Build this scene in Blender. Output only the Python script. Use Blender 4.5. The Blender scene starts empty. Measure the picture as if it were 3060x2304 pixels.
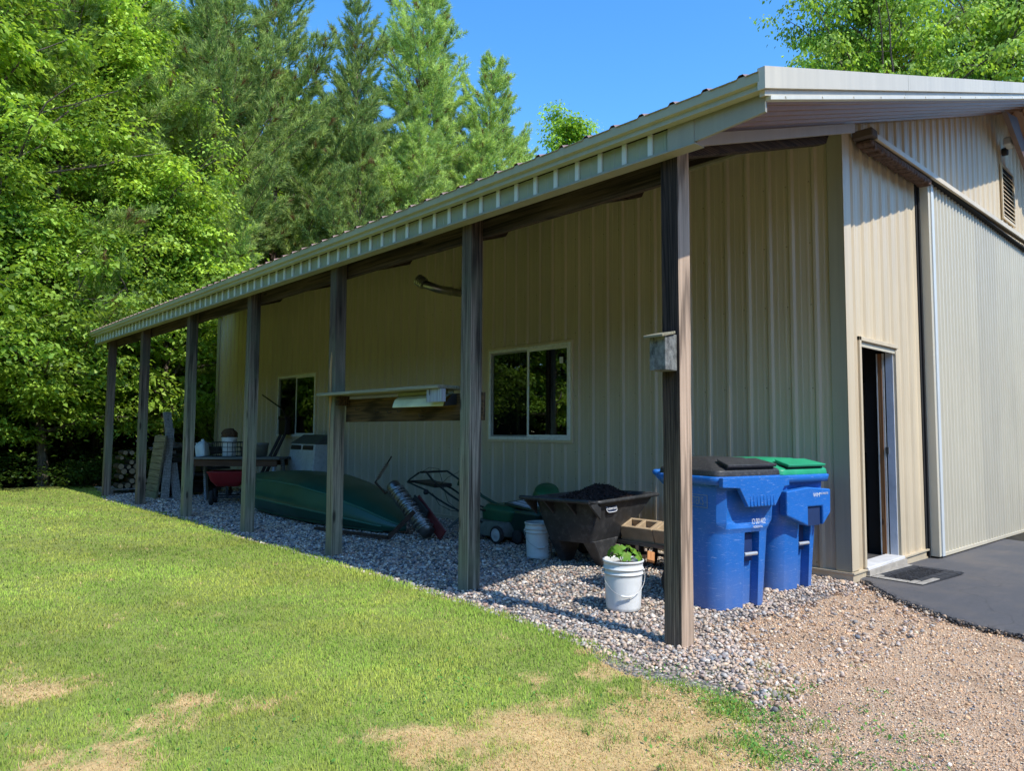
import bpy, math, random
import numpy as np
from mathutils import Vector, Matrix
PI = math.pi
random.seed(7)
rng = np.random.default_rng(11)
S = bpy.context.scene
COL = S.collection

# ------------------------------------------------------------------ helpers
def norm(v):
    v = np.asarray(v, float)
    return v / (np.linalg.norm(v, axis=-1, keepdims=True) + 1e-12)

def fastmesh(name, V, F, C=None, smooth=False):
    """V (N,3), F (M,k) -> mesh with an optional per-point colour"""
    V = np.asarray(V, np.float32); F = np.asarray(F, np.int32)
    me = bpy.data.meshes.new(name)
    k = F.shape[1]; m = F.shape[0]
    me.vertices.add(len(V)); me.vertices.foreach_set('co', V.ravel())
    me.loops.add(m * k); me.loops.foreach_set('vertex_index', F.ravel())
    me.polygons.add(m)
    me.polygons.foreach_set('loop_start', np.arange(0, m * k, k, dtype=np.int32))
    me.update(calc_edges=True)
    if smooth:
        me.polygons.foreach_set('use_smooth', np.ones(m, bool))
    if C is not None:
        a = me.color_attributes.new('Col', 'FLOAT_COLOR', 'POINT')
        c = np.ones((len(V), 4), np.float32); c[:, :3] = C
        a.data.foreach_set('color', c.ravel())
    me.validate()
    return me

def link(name, me, m=None, parent=None):
    o = bpy.data.objects.new(name, me); COL.objects.link(o)
    if m is not None and me is not None:
        me.materials.clear(); me.materials.append(m)
    if parent is not None: o.parent = parent
    return o

def tag(o, label=None, cat=None, group=None, kind=None):
    if label: o['label'] = label
    if cat: o['category'] = cat
    if group: o['group'] = group
    if kind: o['kind'] = kind
    return o

def thing(name, label, cat, loc=(0, 0, 0), rz=0, group=None):
    o = bpy.data.objects.new(name, None); COL.objects.link(o)
    o.location = loc; o.rotation_euler = (0, 0, rz)
    o.empty_display_size = .1
    return tag(o, label, cat, group)

def dup(root, loc, rz=0, scale=None, label=None, deep=True):
    r = root.copy(); COL.objects.link(r); r.location = loc; r.rotation_euler = (0, 0, rz)
    if scale: r.scale = scale
    if label: r['label'] = label
    for ch in list(root.children):
        c = ch.copy(); COL.objects.link(c); c.parent = r
        for g in ch.children:
            d = g.copy(); COL.objects.link(d); d.parent = c
    return r

class MB:
    def __init__(s): s.v = []; s.f = []; s.sm = []
    def add(s, V, F, smooth=False):
        n = len(s.v); s.v += [tuple(map(float, p)) for p in V]
        s.f += [tuple(i + n for i in f) for f in F]; s.sm += [smooth] * len(F)
        return s
    def box(s, a, b, M=None):
        x0, y0, z0 = a; x1, y1, z1 = b
        V = [(x0,y0,z0),(x1,y0,z0),(x1,y1,z0),(x0,y1,z0),(x0,y0,z1),(x1,y0,z1),(x1,y1,z1),(x0,y1,z1)]
        if M is not None: V = [tuple(M @ Vector(p)) for p in V]
        return s.add(V, [(0,3,2,1),(4,5,6,7),(0,1,5,4),(1,2,6,5),(2,3,7,6),(3,0,4,7)])
    def hexa(s, V):
        """8 corners: bottom 4 counter-clockwise, top 4"""
        return s.add(V, [(0,3,2,1),(4,5,6,7),(0,1,5,4),(1,2,6,5),(2,3,7,6),(3,0,4,7)])
    def beam(s, p, q, w, h, up=(0, 0, 1)):
        p = Vector(p); q = Vector(q); d = (q - p).normalized(); up = Vector(up)
        r = d.cross(up)
        if r.length < 1e-4: r = d.cross(Vector((1, 0, 0)))
        r.normalize(); u = r.cross(d)
        V = []
        for e in (p, q):
            for a, b in ((-1,-1),(1,-1),(1,1),(-1,1)):
                V.append(e + r * a * w / 2 + u * b * h / 2)
        return s.add(V, [(0,3,2,1),(4,5,6,7),(0,1,5,4),(1,2,6,5),(2,3,7,6),(3,0,4,7)])
    def tube(s, P, r, n=8, cap=True, closed=False):
        P = [Vector(p) for p in P]; m = len(P)
        R = r if isinstance(r, (list, tuple)) else [r] * m
        t0 = (P[1] - P[0]).normalized()
        a = t0.orthogonal().normalized()
        V = []
        for i, p in enumerate(P):
            if closed: t = P[(i + 1) % m] - P[i - 1]
            elif i == 0: t = P[1] - P[0]
            elif i == m - 1: t = P[-1] - P[-2]
            else: t = (P[i+1] - p).normalized() + (p - P[i-1]).normalized()
            t.normalize(); a = (a - t * a.dot(t)); a.normalize(); b = t.cross(a)
            for j in range(n):
                w = 2 * PI * j / n
                V.append(p + (a * math.cos(w) + b * math.sin(w)) * R[i])
        F = []
        for i in range(m if closed else m - 1):
            for j in range(n):
                k = (i + 1) % m
                F.append((i*n+j, i*n+(j+1)%n, k*n+(j+1)%n, k*n+j))
        s.add(V, F, True)
        if cap and not closed:
            s.add(V[:n], [tuple(range(n-1, -1, -1))]); s.add(V[-n:], [tuple(range(n))])
        return s
    def lathe(s, prof, n=32, M=None, smooth=True):
        V = []
        for r, z in prof:
            for j in range(n):
                w = 2 * PI * j / n; V.append(Vector((r*math.cos(w), r*math.sin(w), z)))
        if M is not None: V = [M @ p for p in V]
        F = [(i*n+j, i*n+(j+1)%n, (i+1)*n+(j+1)%n, (i+1)*n+j) for i in range(len(prof)-1) for j in range(n)]
        return s.add(V, F, smooth)
    def prism(s, poly, h0, h1, M=None):
        """poly in xy extruded along z"""
        n = len(poly)
        V = [Vector((x, y, h0)) for x, y in poly] + [Vector((x, y, h1)) for x, y in poly]
        if M is not None: V = [M @ p for p in V]
        F = [tuple(range(n-1, -1, -1)), tuple(range(n, 2*n))] + [(i, (i+1) % n, n+(i+1) % n, n+i) for i in range(n)]
        return s.add(V, F)
    def loft(s, rings, cap0=True, cap1=True, smooth=False):
        n = len(rings[0]); V = [p for r in rings for p in r]; F = []
        for i in range(len(rings)-1):
            for j in range(n):
                F.append((i*n+j, i*n+(j+1)%n, (i+1)*n+(j+1)%n, (i+1)*n+j))
        if cap0: F.append(tuple(range(n-1, -1, -1)))
        if cap1: F.append(tuple(range((len(rings)-1)*n, len(rings)*n)))
        return s.add(V, F, smooth)
    def build(s, name, m, parent=None, bevel=0, seg=1, autosm=None, merge=False):
        me = bpy.data.meshes.new(name)
        me.from_pydata(s.v, [], s.f); me.update()
        me.polygons.foreach_set('use_smooth', s.sm)
        o = link(name, me, m, parent)
        if merge:
            import bmesh
            bm = bmesh.new(); bm.from_mesh(me); bmesh.ops.remove_doubles(bm, verts=bm.verts, dist=1e-4)
            bmesh.ops.recalc_face_normals(bm, faces=bm.faces); bm.to_mesh(me); bm.free()
        if autosm:
            me.polygons.foreach_set('use_smooth', [True] * len(me.polygons))
            me.set_sharp_from_angle(angle=math.radians(autosm))
        if bevel:
            b = o.modifiers.new('bevel', 'BEVEL'); b.width = bevel; b.segments = seg; b.limit_method = 'ANGLE'
            b.angle_limit = math.radians(40); b.harden_normals = False
        return o

def rrect(w, d, r, n=4, cx=0, cy=0, z=0):
    P = []
    for qx, qy, a0 in ((1,1,0),(-1,1,90),(-1,-1,180),(1,-1,270)):
        for i in range(n+1):
            a = math.radians(a0 + 90*i/n)
            P.append((cx + qx*(w/2-r) + r*math.cos(a), cy + qy*(d/2-r) + r*math.sin(a), z))
    return P

def text_part(s, size, name, m, parent, loc, rot, ext=.0005, stretch=1):
    cu = bpy.data.curves.new(name, 'FONT'); cu.body = s; cu.size = size; cu.extrude = ext
    cu.align_x = 'CENTER'; cu.align_y = 'CENTER'
    t = bpy.data.objects.new(name, cu); COL.objects.link(t)
    bpy.context.view_layer.update()
    me = bpy.data.meshes.new_from_object(t.evaluated_get(bpy.context.evaluated_depsgraph_get()))
    bpy.data.objects.remove(t)
    o = link(name, me, m, parent)
    o.location = loc; o.rotation_euler = rot; o.scale = (stretch, 1, 1)
    return o

# numpy value noise (2-D) used for lawn colour and blade placement
_perm = rng.random((256, 256))
def vnoise(x, y, s):
    x = np.asarray(x) / s + 400; y = np.asarray(y) / s + 400
    xi = np.floor(x).astype(int); yi = np.floor(y).astype(int)
    fx = x - xi; fy = y - yi; fx = fx*fx*(3-2*fx); fy = fy*fy*(3-2*fy)
    g = lambda a, b: _perm[a % 256, b % 256]
    return (g(xi,yi)*(1-fx)+g(xi+1,yi)*fx)*(1-fy) + (g(xi,yi+1)*(1-fx)+g(xi+1,yi+1)*fx)*fy
def fbm(x, y, s):
    return (vnoise(x,y,s)*.5 + vnoise(x+7,y+3,s/2.1)*.28 + vnoise(x+1,y+9,s/4.3)*.15 + vnoise(x,y,s/9)*.07)

# ------------------------------------------------------------------ materials
class NT:
    def __init__(s, name):
        s.m = bpy.data.materials.new(name); s.m.use_nodes = True; s.t = s.m.node_tree
        s.t.nodes.clear(); s.out = s.n('ShaderNodeOutputMaterial')
        s.b = s.n('ShaderNodeBsdfPrincipled'); s.l(s.b.outputs[0], s.out.inputs[0])
    def n(s, ty, **k):
        x = s.t.nodes.new(ty)
        for a, v in k.items(): setattr(x, a, v)
        return x
    def l(s, a, b): s.t.links.new(a, b)
    def coord(s, scale=(1,1,1), kind='Object', rot=(0,0,0)):
        c = s.n('ShaderNodeTexCoord'); mp = s.n('ShaderNodeMapping')
        mp.inputs['Scale'].default_value = scale; mp.inputs['Rotation'].default_value = rot
        s.l(c.outputs[kind], mp.inputs[0]); return mp.outputs[0]
    def noise(s, vec, scale, detail=4, rough=.55, dist=0):
        x = s.n('ShaderNodeTexNoise'); x.inputs['Scale'].default_value = scale
        x.inputs['Detail'].default_value = detail; x.inputs['Roughness'].default_value = rough
        x.inputs['Distortion'].default_value = dist
        s.l(vec, x.inputs['Vector']); return x.outputs['Fac']
    def ramp(s, fac, stops, interp='LINEAR'):
        r = s.n('ShaderNodeValToRGB'); r.color_ramp.interpolation = interp
        e = r.color_ramp.elements
        while len(e) < len(stops): e.new(.5)
        for i, (p, c) in enumerate(stops):
            e[i].position = p; e[i].color = (*c, 1) if len(c) == 3 else c
        s.l(fac, r.inputs[0]); return r.outputs[0]
    def mix(s, fac, a, b, mode='MIX'):
        x = s.n('ShaderNodeMix'); x.data_type = 'RGBA'; x.blend_type = mode
        for i, v in ((0, fac), (6, a), (7, b)):
            if hasattr(v, 'links'): s.l(v, x.inputs[i])
            else: x.inputs[i].default_value = v if i == 0 else (*v, 1)
        return x.outputs[2]
    def bump(s, h, strength=.3, dist=.01):
        x = s.n('ShaderNodeBump'); x.inputs['Strength'].default_value = strength
        x.inputs['Distance'].default_value = dist
        s.l(h, x.inputs['Height']); s.l(x.outputs[0], s.b.inputs['Normal']); return x
    def set(s, **k):
        for a, v in k.items():
            i = s.b.inputs[a.replace('_', ' ')]
            if hasattr(v, 'links'): s.l(v, i)
            else: i.default_value = v if not isinstance(v, tuple) else ((*v, 1) if len(v) == 3 else v)
        return s

def sc(c, k): return tuple(max(0, min(1, v * k)) for v in c)

def plain(name, c, rough=.6, metal=0, var=.15, scale=6, bump=.1, bs=60, dirt=None, spec=.5, dirtamt=.5):
    t = NT(name); v = t.coord()
    f = t.noise(v, scale, 6)
    col = t.ramp(f, [(.3, sc(c, 1-var)), (.7, sc(c, 1+var))])
    if dirt:
        g = t.noise(v, scale*3, 8, .7)
        col = t.mix(t.ramp(g, [(.5, (0,0,0)), (.72, (dirtamt,)*3)]), col, dirt)
    t.set(Base_Color=col, Roughness=rough, Metallic=metal)
    t.b.inputs['Specular IOR Level'].default_value = spec
    if bump: t.bump(t.noise(v, bs, 5), bump, .004)
    return t.m

def steel_panel(name, c, dirty=.35, rough=.42):
    """painted steel sheet with faint rain streaks and dusty lower edge"""
    t = NT(name); v = t.coord((1, 1, .06))
    st = t.noise(v, 14, 6, .6)
    col = t.ramp(st, [(.3, sc(c, .9)), (.7, sc(c, 1.05))])
    v2 = t.coord(); g = t.noise(v2, .8, 5)
    sp = t.n('ShaderNodeSeparateXYZ'); t.l(v2, sp.inputs[0]); ad = t.n('ShaderNodeMath', operation='ADD'); t.l(sp.outputs[0], ad.inputs[0]); t.l(sp.outputs[1], ad.inputs[1])
    dv = t.n('ShaderNodeMath', operation='DIVIDE'); t.l(ad.outputs[0], dv.inputs[0]); dv.inputs[1].default_value = .926; fl_ = t.n('ShaderNodeMath', operation='FLOOR'); t.l(dv.outputs[0], fl_.inputs[0])
    wn = t.n('ShaderNodeTexWhiteNoise'); wn.noise_dimensions = '1D'; t.l(fl_.outputs[0], wn.inputs['W'])      # each 3 ft sheet weathers a little differently
    col = t.mix(1, col, t.ramp(wn.outputs['Value'], [(0, (.92,.92,.93)), (1, (1.05,1.04,1.02))]), 'MULTIPLY')
    col = t.mix(t.ramp(g, [(.35, (0,0,0)), (.8, (.35,)*3)]), col, sc(c, .8))
    sx = t.n('ShaderNodeSeparateXYZ'); t.l(v2, sx.inputs[0])
    zz = t.n('ShaderNodeMapRange'); zz.inputs[1].default_value = 0; zz.inputs[2].default_value = .9
    zz.inputs[3].default_value = dirty; zz.inputs[4].default_value = 0; t.l(sx.outputs[2], zz.inputs[0])
    mm = t.n('ShaderNodeMath', operation='MULTIPLY'); t.l(zz.outputs[0], mm.inputs[0]); t.l(t.noise(v2, 5, 6, .7), mm.inputs[1])
    col = t.mix(mm.outputs[0], col, (.2, .16, .11))
    t.set(Base_Color=col, Roughness=rough)
    t.bump(t.noise(v2, 3, 3), .12, .02)
    return t.m

def wood(name, light, dark, axis=2, scale=1., rough=.85, green=None, top=None, ringc=.6, bump=.5, zt=(1.2, 2.6), face=None):
    """weathered lumber, grain along one axis"""
    t = NT(name)
    k = [48*scale]*3; k[axis] = 1.3*scale
    v = t.coord(tuple(k)); g = t.noise(v, 1.0, 8, .7, .2)
    k2 = [16*scale]*3; k2[axis] = .55*scale
    v2 = t.coord(tuple(k2)); w = t.n('ShaderNodeTexWave'); w.wave_type = 'RINGS'
    w.rings_direction = 'XYZ'[ (axis+1) % 3 ]
    w.inputs['Scale'].default_value = 1.3; w.inputs['Distortion'].default_value = 5
    w.inputs['Detail'].default_value = 2; w.inputs['Detail Scale'].default_value = .8
    t.l(v2, w.inputs[0])
    col = t.ramp(g, [(.36, dark), (.5, tuple(a*.6+b*.4 for a, b in zip(light, dark))), (.64, sc(light, 1.15))])
    rc = t.ramp(w.outputs['Fac'], [(.0, (ringc*.75,)*3), (.3, (1.0,)*3), (.7, (1.1,)*3)])
    col = t.mix(1, col, rc, 'MULTIPLY')
    vo = t.coord()
    if green:
        col = t.mix(t.ramp(t.noise(vo, 1.4, 4), [(.42, (0,0,0)), (.62, (.75,)*3)]), col, green)
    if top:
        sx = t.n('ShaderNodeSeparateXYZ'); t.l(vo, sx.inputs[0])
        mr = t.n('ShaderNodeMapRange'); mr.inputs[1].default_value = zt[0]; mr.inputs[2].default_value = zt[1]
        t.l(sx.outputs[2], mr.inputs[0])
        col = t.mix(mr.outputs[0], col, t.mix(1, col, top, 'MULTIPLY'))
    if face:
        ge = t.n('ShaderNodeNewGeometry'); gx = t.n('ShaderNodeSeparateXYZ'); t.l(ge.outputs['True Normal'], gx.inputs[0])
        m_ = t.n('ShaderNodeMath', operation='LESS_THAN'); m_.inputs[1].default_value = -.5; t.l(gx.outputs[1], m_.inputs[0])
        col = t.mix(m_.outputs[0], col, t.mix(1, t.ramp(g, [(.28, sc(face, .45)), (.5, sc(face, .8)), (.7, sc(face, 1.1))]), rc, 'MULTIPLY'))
    # knots
    k3 = [6*min(scale, 1.2)]*3; k3[axis] = 1.7*min(scale, 1.2)
    vk = t.n('ShaderNodeTexVoronoi'); vk.inputs['Scale'].default_value = 1; t.l(t.coord(tuple(k3)), vk.inputs['Vector'])
    col = t.mix(t.ramp(vk.outputs['Distance'], [(.06, (.9,)*3), (.13 if scale < 1.2 else .09, (0,0,0))]), col, sc(dark, .35))
    t.set(Base_Color=col, Roughness=rough); t.b.inputs['Specular IOR Level'].default_value = .25
    t.bump(g, bump, .006)
    return t.m

def vcol(name, rough=.8, trans=0, mulvar=0, spec=.3, bump=0, bs=100, transcol=(1.25, 1.2, .6), up=0):
    t = NT(name); a = t.n('ShaderNodeAttribute'); a.attribute_name = 'Col'
    col = a.outputs['Color']
    if mulvar:
        f = t.noise(t.coord(), bs, 5)
        col = t.mix(1, col, t.ramp(f, [(.3, (1-mulvar,)*3), (.7, (1+mulvar,)*3)]), 'MULTIPLY')
    t.set(Base_Color=col, Roughness=rough); t.b.inputs['Specular IOR Level'].default_value = spec
    if bump: t.bump(t.noise(t.coord(), bs, 5), bump, .004)
    if up:      # blades shade as part of a turf surface
        ge = t.n('ShaderNodeNewGeometry'); va = t.n('ShaderNodeVectorMath', operation='ADD'); va.inputs[1].default_value = (0, 0, up)
        t.l(ge.outputs['Normal'], va.inputs[0]); vn = t.n('ShaderNodeVectorMath', operation='NORMALIZE'); t.l(va.outputs[0], vn.inputs[0]); t.l(vn.outputs[0], t.b.inputs['Normal'])
    if trans:
        tr = t.n('ShaderNodeBsdfTranslucent'); t.l(t.mix(1, col, transcol, 'MULTIPLY'), tr.inputs[0])
        mx = t.n('ShaderNodeMixShader'); mx.inputs[0].default_value = trans
        t.l(t.b.outputs[0], mx.inputs[1]); t.l(tr.outputs[0], mx.inputs[2]); t.l(mx.outputs[0], t.out.inputs[0])
    return t.m

BEIGE = (.56, .49, .30); DOORC = (.57, .53, .41); TRIMC = (.52, .53, .42)
M = {}
M['wall'] = steel_panel('shaded_steel_wall', (.56, .465, .325))  # same tan steel as the gable, darkened in colour for the shaded side
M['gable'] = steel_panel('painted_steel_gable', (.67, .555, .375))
M['door'] = steel_panel('painted_steel_door', (.60, .555, .43), .2)
M['trim'] = steel_panel('painted_trim', (.37, .34, .24), .2)
M['trimlt'] = steel_panel('pale_trim', (.68, .66, .55), .2)
M['rake'] = steel_panel('rake_trim', (.62, .56, .42), .1)
M['soffit'] = steel_panel('soffit_metal', (.34, .18, .105), .0)
M['roof'] = steel_panel('roof_metal', (.30, .19, .15), .0, .5)
M['white'] = plain('white_vinyl', (.78, .78, .72), .4, var=.05, dirt=(.35, .33, .25), bump=.05)
M['beam'] = wood('stained_beam', (.10, .065, .045), (.02, .013, .01), axis=0)
M['beamy'] = wood('stained_header', (.09, .06, .045), (.02, .013, .01), axis=1)
M['black'] = plain('black_rubber', (.02, .02, .02), .7)
M['dark'] = plain('near_black', (.012, .012, .012), .9)
M['concrete'] = plain('concrete', (.38, .34, .28), .9, var=.2, scale=9, bump=.5, bs=90)
M['screw'] = plain('screw_paint', (.20, .165, .11), .5)

# ------------------------------------------------------------------ camera, light, sky
R = Matrix(((0.7300760341974901, -0.04910395108305164, -0.6815994324223713),
            (-0.6833414087280145, -0.04401021538206742, -0.7287713084772455),
            (0.005788212856994733, 0.9978235830697015, -0.06568556661752117)))
CAM = Vector((-6.689170104284691, -2.6741326312379092, 1.3))
cd = bpy.data.cameras.new('camera'); cam = bpy.data.objects.new('camera', cd); COL.objects.link(cam)
cam.matrix_world = Matrix.Translation(CAM) @ R.to_4x4()
cd.sensor_width = 36; cd.lens = 1540/2212*36; cd.clip_start = .05; cd.clip_end = 2000
S.camera = cam
SUN = Vector((.008, .643, -.766)).normalized()       # travel direction of the light
sd = bpy.data.lights.new('sun', 'SUN'); sd.energy = 5.0; sd.angle = math.radians(.53); sd.color = (1, .955, .87)
so = bpy.data.objects.new('sun', sd); COL.objects.link(so)
so.rotation_euler = SUN.to_track_quat('-Z', 'Y').to_euler(); so.location = (-8, -12, 20)
W = bpy.data.worlds.new('World'); S.world = W; W.use_nodes = True
wt = W.node_tree; bg = wt.nodes['Background']
sk = wt.nodes.new('ShaderNodeTexSky'); sk.sky_type = 'NISHITA'; sk.sun_disc = False
sk.sun_elevation = math.asin(-SUN.z); sk.sun_rotation = math.atan2(-SUN.x, -SUN.y)
sk.air_density = 1.0; sk.dust_density = .3; sk.ozone_density = 3.0; sk.altitude = 300
hs = wt.nodes.new('ShaderNodeHueSaturation'); hs.inputs['Saturation'].default_value = 1.28; hs.inputs['Value'].default_value = 2.35
wt.links.new(sk.outputs[0], hs.inputs['Color']); wt.links.new(hs.outputs[0], bg.inputs[0]); bg.inputs[1].default_value = .15
S.view_settings.view_transform = 'Standard'; S.view_settings.look = 'None'; S.view_settings.exposure = 0
S.render.engine = 'CYCLES'
try:
    S.cycles.use_denoising = True
    S.cycles.max_bounces = 8; S.cycles.transparent_max_bounces = 12
except Exception: pass
# ------------------------------------------------------------------ the barn
SL = .334
def zr(x): return 3.325 + SL*(x+3.03) if x <= 6.2 else 3.325 + SL*(9.23) - SL*(x-6.2)
def zs(x): return zr(x) - .13            # underside of the roof

def panel(prof, period, u0, u1, zb, zt, holes, fmap):
    """ribbed sheet; prof = [(du, depth)] over one period; breaks at hole edges"""
    us = set()
    k = math.floor(u0/period) - 1
    while k*period < u1 + period:
        for du, d in prof: us.add(round(k*period + du, 5))
        k += 1
    for h in holes: us.update((h[0], h[1]))
    us.update((u0, u1)); us = sorted(u for u in us if u0 - 1e-6 <= u <= u1 + 1e-6)
    pp = sorted([(du % period, d) for du, d in prof]); pp = [(pp[-1][0]-period, pp[-1][1])] + pp + [(pp[0][0]+period, pp[0][1])]
    def dep(u):
        w = u % period
        for (a, da), (b, db) in zip(pp, pp[1:]):
            if a - 1e-9 <= w <= b + 1e-9: return da if b == a else da + (db-da)*(w-a)/(b-a)
        return 0
    mb = MB()
    for a, b in zip(us, us[1:]):
        if b - a < 1e-5: continue
        c = (a+b)/2; spans = [(zb, None)]
        hh = sorted([h for h in holes if h[0] <= c <= h[1]], key=lambda h: h[2])
        cur = 'b'; segs = []; lo = lambda u: zb(u) if callable(zb) else zb
        prev = None
        for h in hh:
            segs.append((prev, h[2])); prev = h[3]
        segs.append((prev, None))
        da, db = dep(a), dep(b)
        for z0, z1 in segs:
            za = lo(a) if z0 is None else z0; zb_ = lo(b) if z0 is None else z0
            ta = zt(a) if z1 is None else z1; tb = zt(b) if z1 is None else z1
            if ta <= za: continue
            mb.add([fmap(a, da, za), fmap(b, db, zb_), fmap(b, db, tb), fmap(a, da, ta)], [(0, 1, 2, 3)])
    return mb

def ribprof(p, hw=.034, tw=.014, h=.02, minor=2, mh=.003):
    r = [(-hw, 0), (-tw, h), (tw, h), (hw, 0)]
    for i in range(minor):
        c = p*(i+1)/(minor+1); r += [(c-.014, 0), (c-.009, mh), (c+.009, mh), (c+.014, 0)]
    return [(a % p, d) for a, d in r]

barn = thing('pole_barn', 'tan ribbed steel pole barn with brown roof and open lean-to on wooden posts', 'barn')
W1 = (3.372, 4.93, 1.20, 2.452); W2 = (10.05, 11.70, 1.19, 2.44)
P = .2315
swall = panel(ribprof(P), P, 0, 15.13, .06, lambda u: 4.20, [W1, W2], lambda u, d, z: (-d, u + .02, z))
DO = (.27, 1.215, .07, 2.195)
PG = .245
gwall = panel(ribprof(PG), PG, 0, 12.4, .06, lambda u: zs(u) + .02, [DO], lambda u, d, z: (u, -d, z))
mb = MB(); mb.add([(12.4,0,0),(12.4,15.15,0),(12.4,15.15,4.2),(12.4,0,4.2)], [(0,1,2,3)])
mb.add([(0,15.15,0),(12.4,15.15,0),(12.4,15.15,4.2),(6.2,15.15,zs(6.2)),(0,15.15,4.2)], [(0,1,2,3,4)])
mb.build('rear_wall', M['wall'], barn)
# screws
def screws(pts, nrm, mb, r=.0075):
    mb.nf = len(mb.f)
    nrm = Vector(nrm); a = nrm.orthogonal().normalized(); b = nrm.cross(a)
    for p in pts:
        p = Vector(p); V = [p + (a*math.cos(w)+b*math.sin(w))*r for w in [i*PI/3 for i in range(6)]]
        V += [v + nrm*.004 - (v-p)*.3 for v in V]
        mb.add(V, [(0,1,7,6),(1,2,8,7),(2,3,9,8),(3,4,10,9),(4,5,11,10),(5,0,6,11),(6,7,8,9,10,11)])
    return mb
def two_tone(o, mb):
    o.data.materials.append(M['screw'])
    o.data.polygons.foreach_set('material_index', [0]*mb.nf + [1]*(len(mb.f)-mb.nf)); return o
pts = []
for z in (.12, .72, 1.05, 1.75, 2.55, 3.15, 3.75):
    for k in range(1, 65):
        y = k*P + .02 + .05
        if any(w[0]-.05 < y < w[1]+.05 and w[2]-.05 < z < w[3]+.05 for w in (W1, W2)): continue
        pts.append((-.001, y, z + .015*math.sin(k*5.1)))
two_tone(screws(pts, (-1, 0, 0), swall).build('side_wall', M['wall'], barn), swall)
pts = []
for z in (.12, .75, 1.35, 1.95, 2.5, 3.1, 3.7, 4.65, 5.3):
    for k in range(0, 28):
        x = k*PG + .05
        if z > zs(x) - .1 or (DO[0]-.03 < x < DO[1]+.03 and z < 2.25): continue
        if x > 2 and z < 4.5: continue
        pts.append((x, -.001, z))
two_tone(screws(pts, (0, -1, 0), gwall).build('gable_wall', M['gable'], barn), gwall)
# foundation, skirt, corner trim
MB().box((.01, .01, -.1), (12.39, 15.14, .055)).build('floor_slab', plain('slab_concrete', (.06, .055, .05), .9), barn)
sk_ = MB(); sk_.box((-.035, -.04, -.03), (.0, 15.13, .045)); sk_.box((-.05, -.055, .045), (.002, 15.13, .06))
sk_.box((0, -.04, -.03), (.262, -.0, .045)); sk_.box((.002, -.055, .045), (.262, .0, .06))
sk_.box((1.24, -.03, -.05), (12.4, -.0, .045)); sk_.box((1.24, -.05, .045), (12.4, .0, .06))
sk_.build('base_trim', M['gable'], barn)
ct = MB(); ct.box((-.03, -.03, .062), (-.003, .115, 4.2)); ct.box((-.003, -.03, .062), (.135, -.003, zs(.0)))
ct.box((-.03, -.03, 4.2), (-.003, .02, 4.21))
ct.build('corner_trim', M['trim'], barn, bevel=.004)
MB().box((-.035, -.036, .07), (.125, -.031, 4.19)).build('corner_face', M['gable'], barn, bevel=.002)
MB().box((-.03, 15.0, .06), (.0, 15.16, 4.2)).build('corner_trim', M['trim'], barn)

# windows
def glass_mat():
    t = NT('window_glass'); t.b.inputs['Roughness'].default_value = .0
    t.t.nodes.remove(t.b)
    g = t.n('ShaderNodeBsdfGlossy'); g.inputs['Roughness'].default_value = .0; g.inputs[0].default_value = (.95, 1, .97, 1)
    tr = t.n('ShaderNodeBsdfTransparent'); tr.inputs[0].default_value = (.25, .28, .26, 1)
    lw = t.n('ShaderNodeFresnel'); lw.inputs[0].default_value = 2.5
    mx = t.n('ShaderNodeMixShader'); t.l(lw.outputs[0], mx.inputs[0]); t.l(tr.outputs[0], mx.inputs[1]); t.l(g.outputs[0], mx.inputs[2])
    t.l(mx.outputs[0], t.out.inputs[0]); return t.m
M['glass'] = glass_mat()
M['screen'] = NT('insect_screen')
t = M['screen']; t.t.nodes.remove(t.b); d_ = t.n('ShaderNodeBsdfDiffuse'); d_.inputs[0].default_value = (.01, .01, .01, 1)
tr = t.n('ShaderNodeBsdfTransparent'); mx = t.n('ShaderNodeMixShader'); mx.inputs[0].default_value = .42
t.l(tr.outputs[0], mx.inputs[1]); t.l(d_.outputs[0], mx.inputs[2]); t.l(mx.outputs[0], t.out.inputs[0]); M['screen'] = t.m
def window(w, extras):
    y0, y1, z0, z1 = w; wn = MB(); e = .05
    def fr(mb, a, b, c, d, t, xa, xb):
        mb.box((xa, a, c), (xb, b, c+t)); mb.box((xa, a, d-t), (xb, b, d)); mb.box((xa, a, c+t), (xb, a+t, d-t)); mb.box((xa, b-t, c+t), (xb, b, d-t))
    jt = MB(); fr(jt, y0-.03, y1+.03, z0-.03, z1+.03, .032, -.026, .01)
    root = jt.build('window', M['gable'], barn, bevel=.003)
    fr(wn, y0+.003, y1-.003, z0+.003, z1-.003, .036, -.034, .02); wn.build('frame', M['white'], root, bevel=.003)
    ym = y0 + (y1-y0)*.5
    s = MB(); fr(s, y0+.04, ym+.015, z0+.04, z1-.04, .03, -.018, .0); s.build('sash', M['white'], root, bevel=.002)
    s = MB(); fr(s, ym-.015, y1-.04, z0+.04, z1-.04, .022, -.002, .012); s.build('sash', M['white'], root, bevel=.002)
    s = MB(); s.add([(-.008, y0+.068, z0+.068), (-.008, ym-.014, z0+.068), (-.008, ym-.014, z1-.068), (-.008, y0+.068, z1-.068)], [(0,3,2,1)]); s.build('pane', M['glass'], root)
    s = MB(); s.add([(.006, ym+.008, z0+.06), (.006, y1-.06, z0+.06), (.006, y1-.06, z1-.06), (.006, ym+.008, z1-.06)], [(0,3,2,1)]); s.build('pane', M['glass'], root)
    s = MB(); s.add([(-.022, ym+.016, z0+.042), (-.022, y1-.042, z0+.042), (-.022, y1-.042, z1-.042), (-.022, ym+.016, z1-.042)], [(0,3,2,1)]); s.build('insect_screen', M['screen'], root)
    return root, ym
w1, ym1 = window(W1, 1)
MB().box((-.0155, 3.51, 2.19), (-.0135, 3.57, 2.27)).build('sticker', M['white'], w1)
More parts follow.
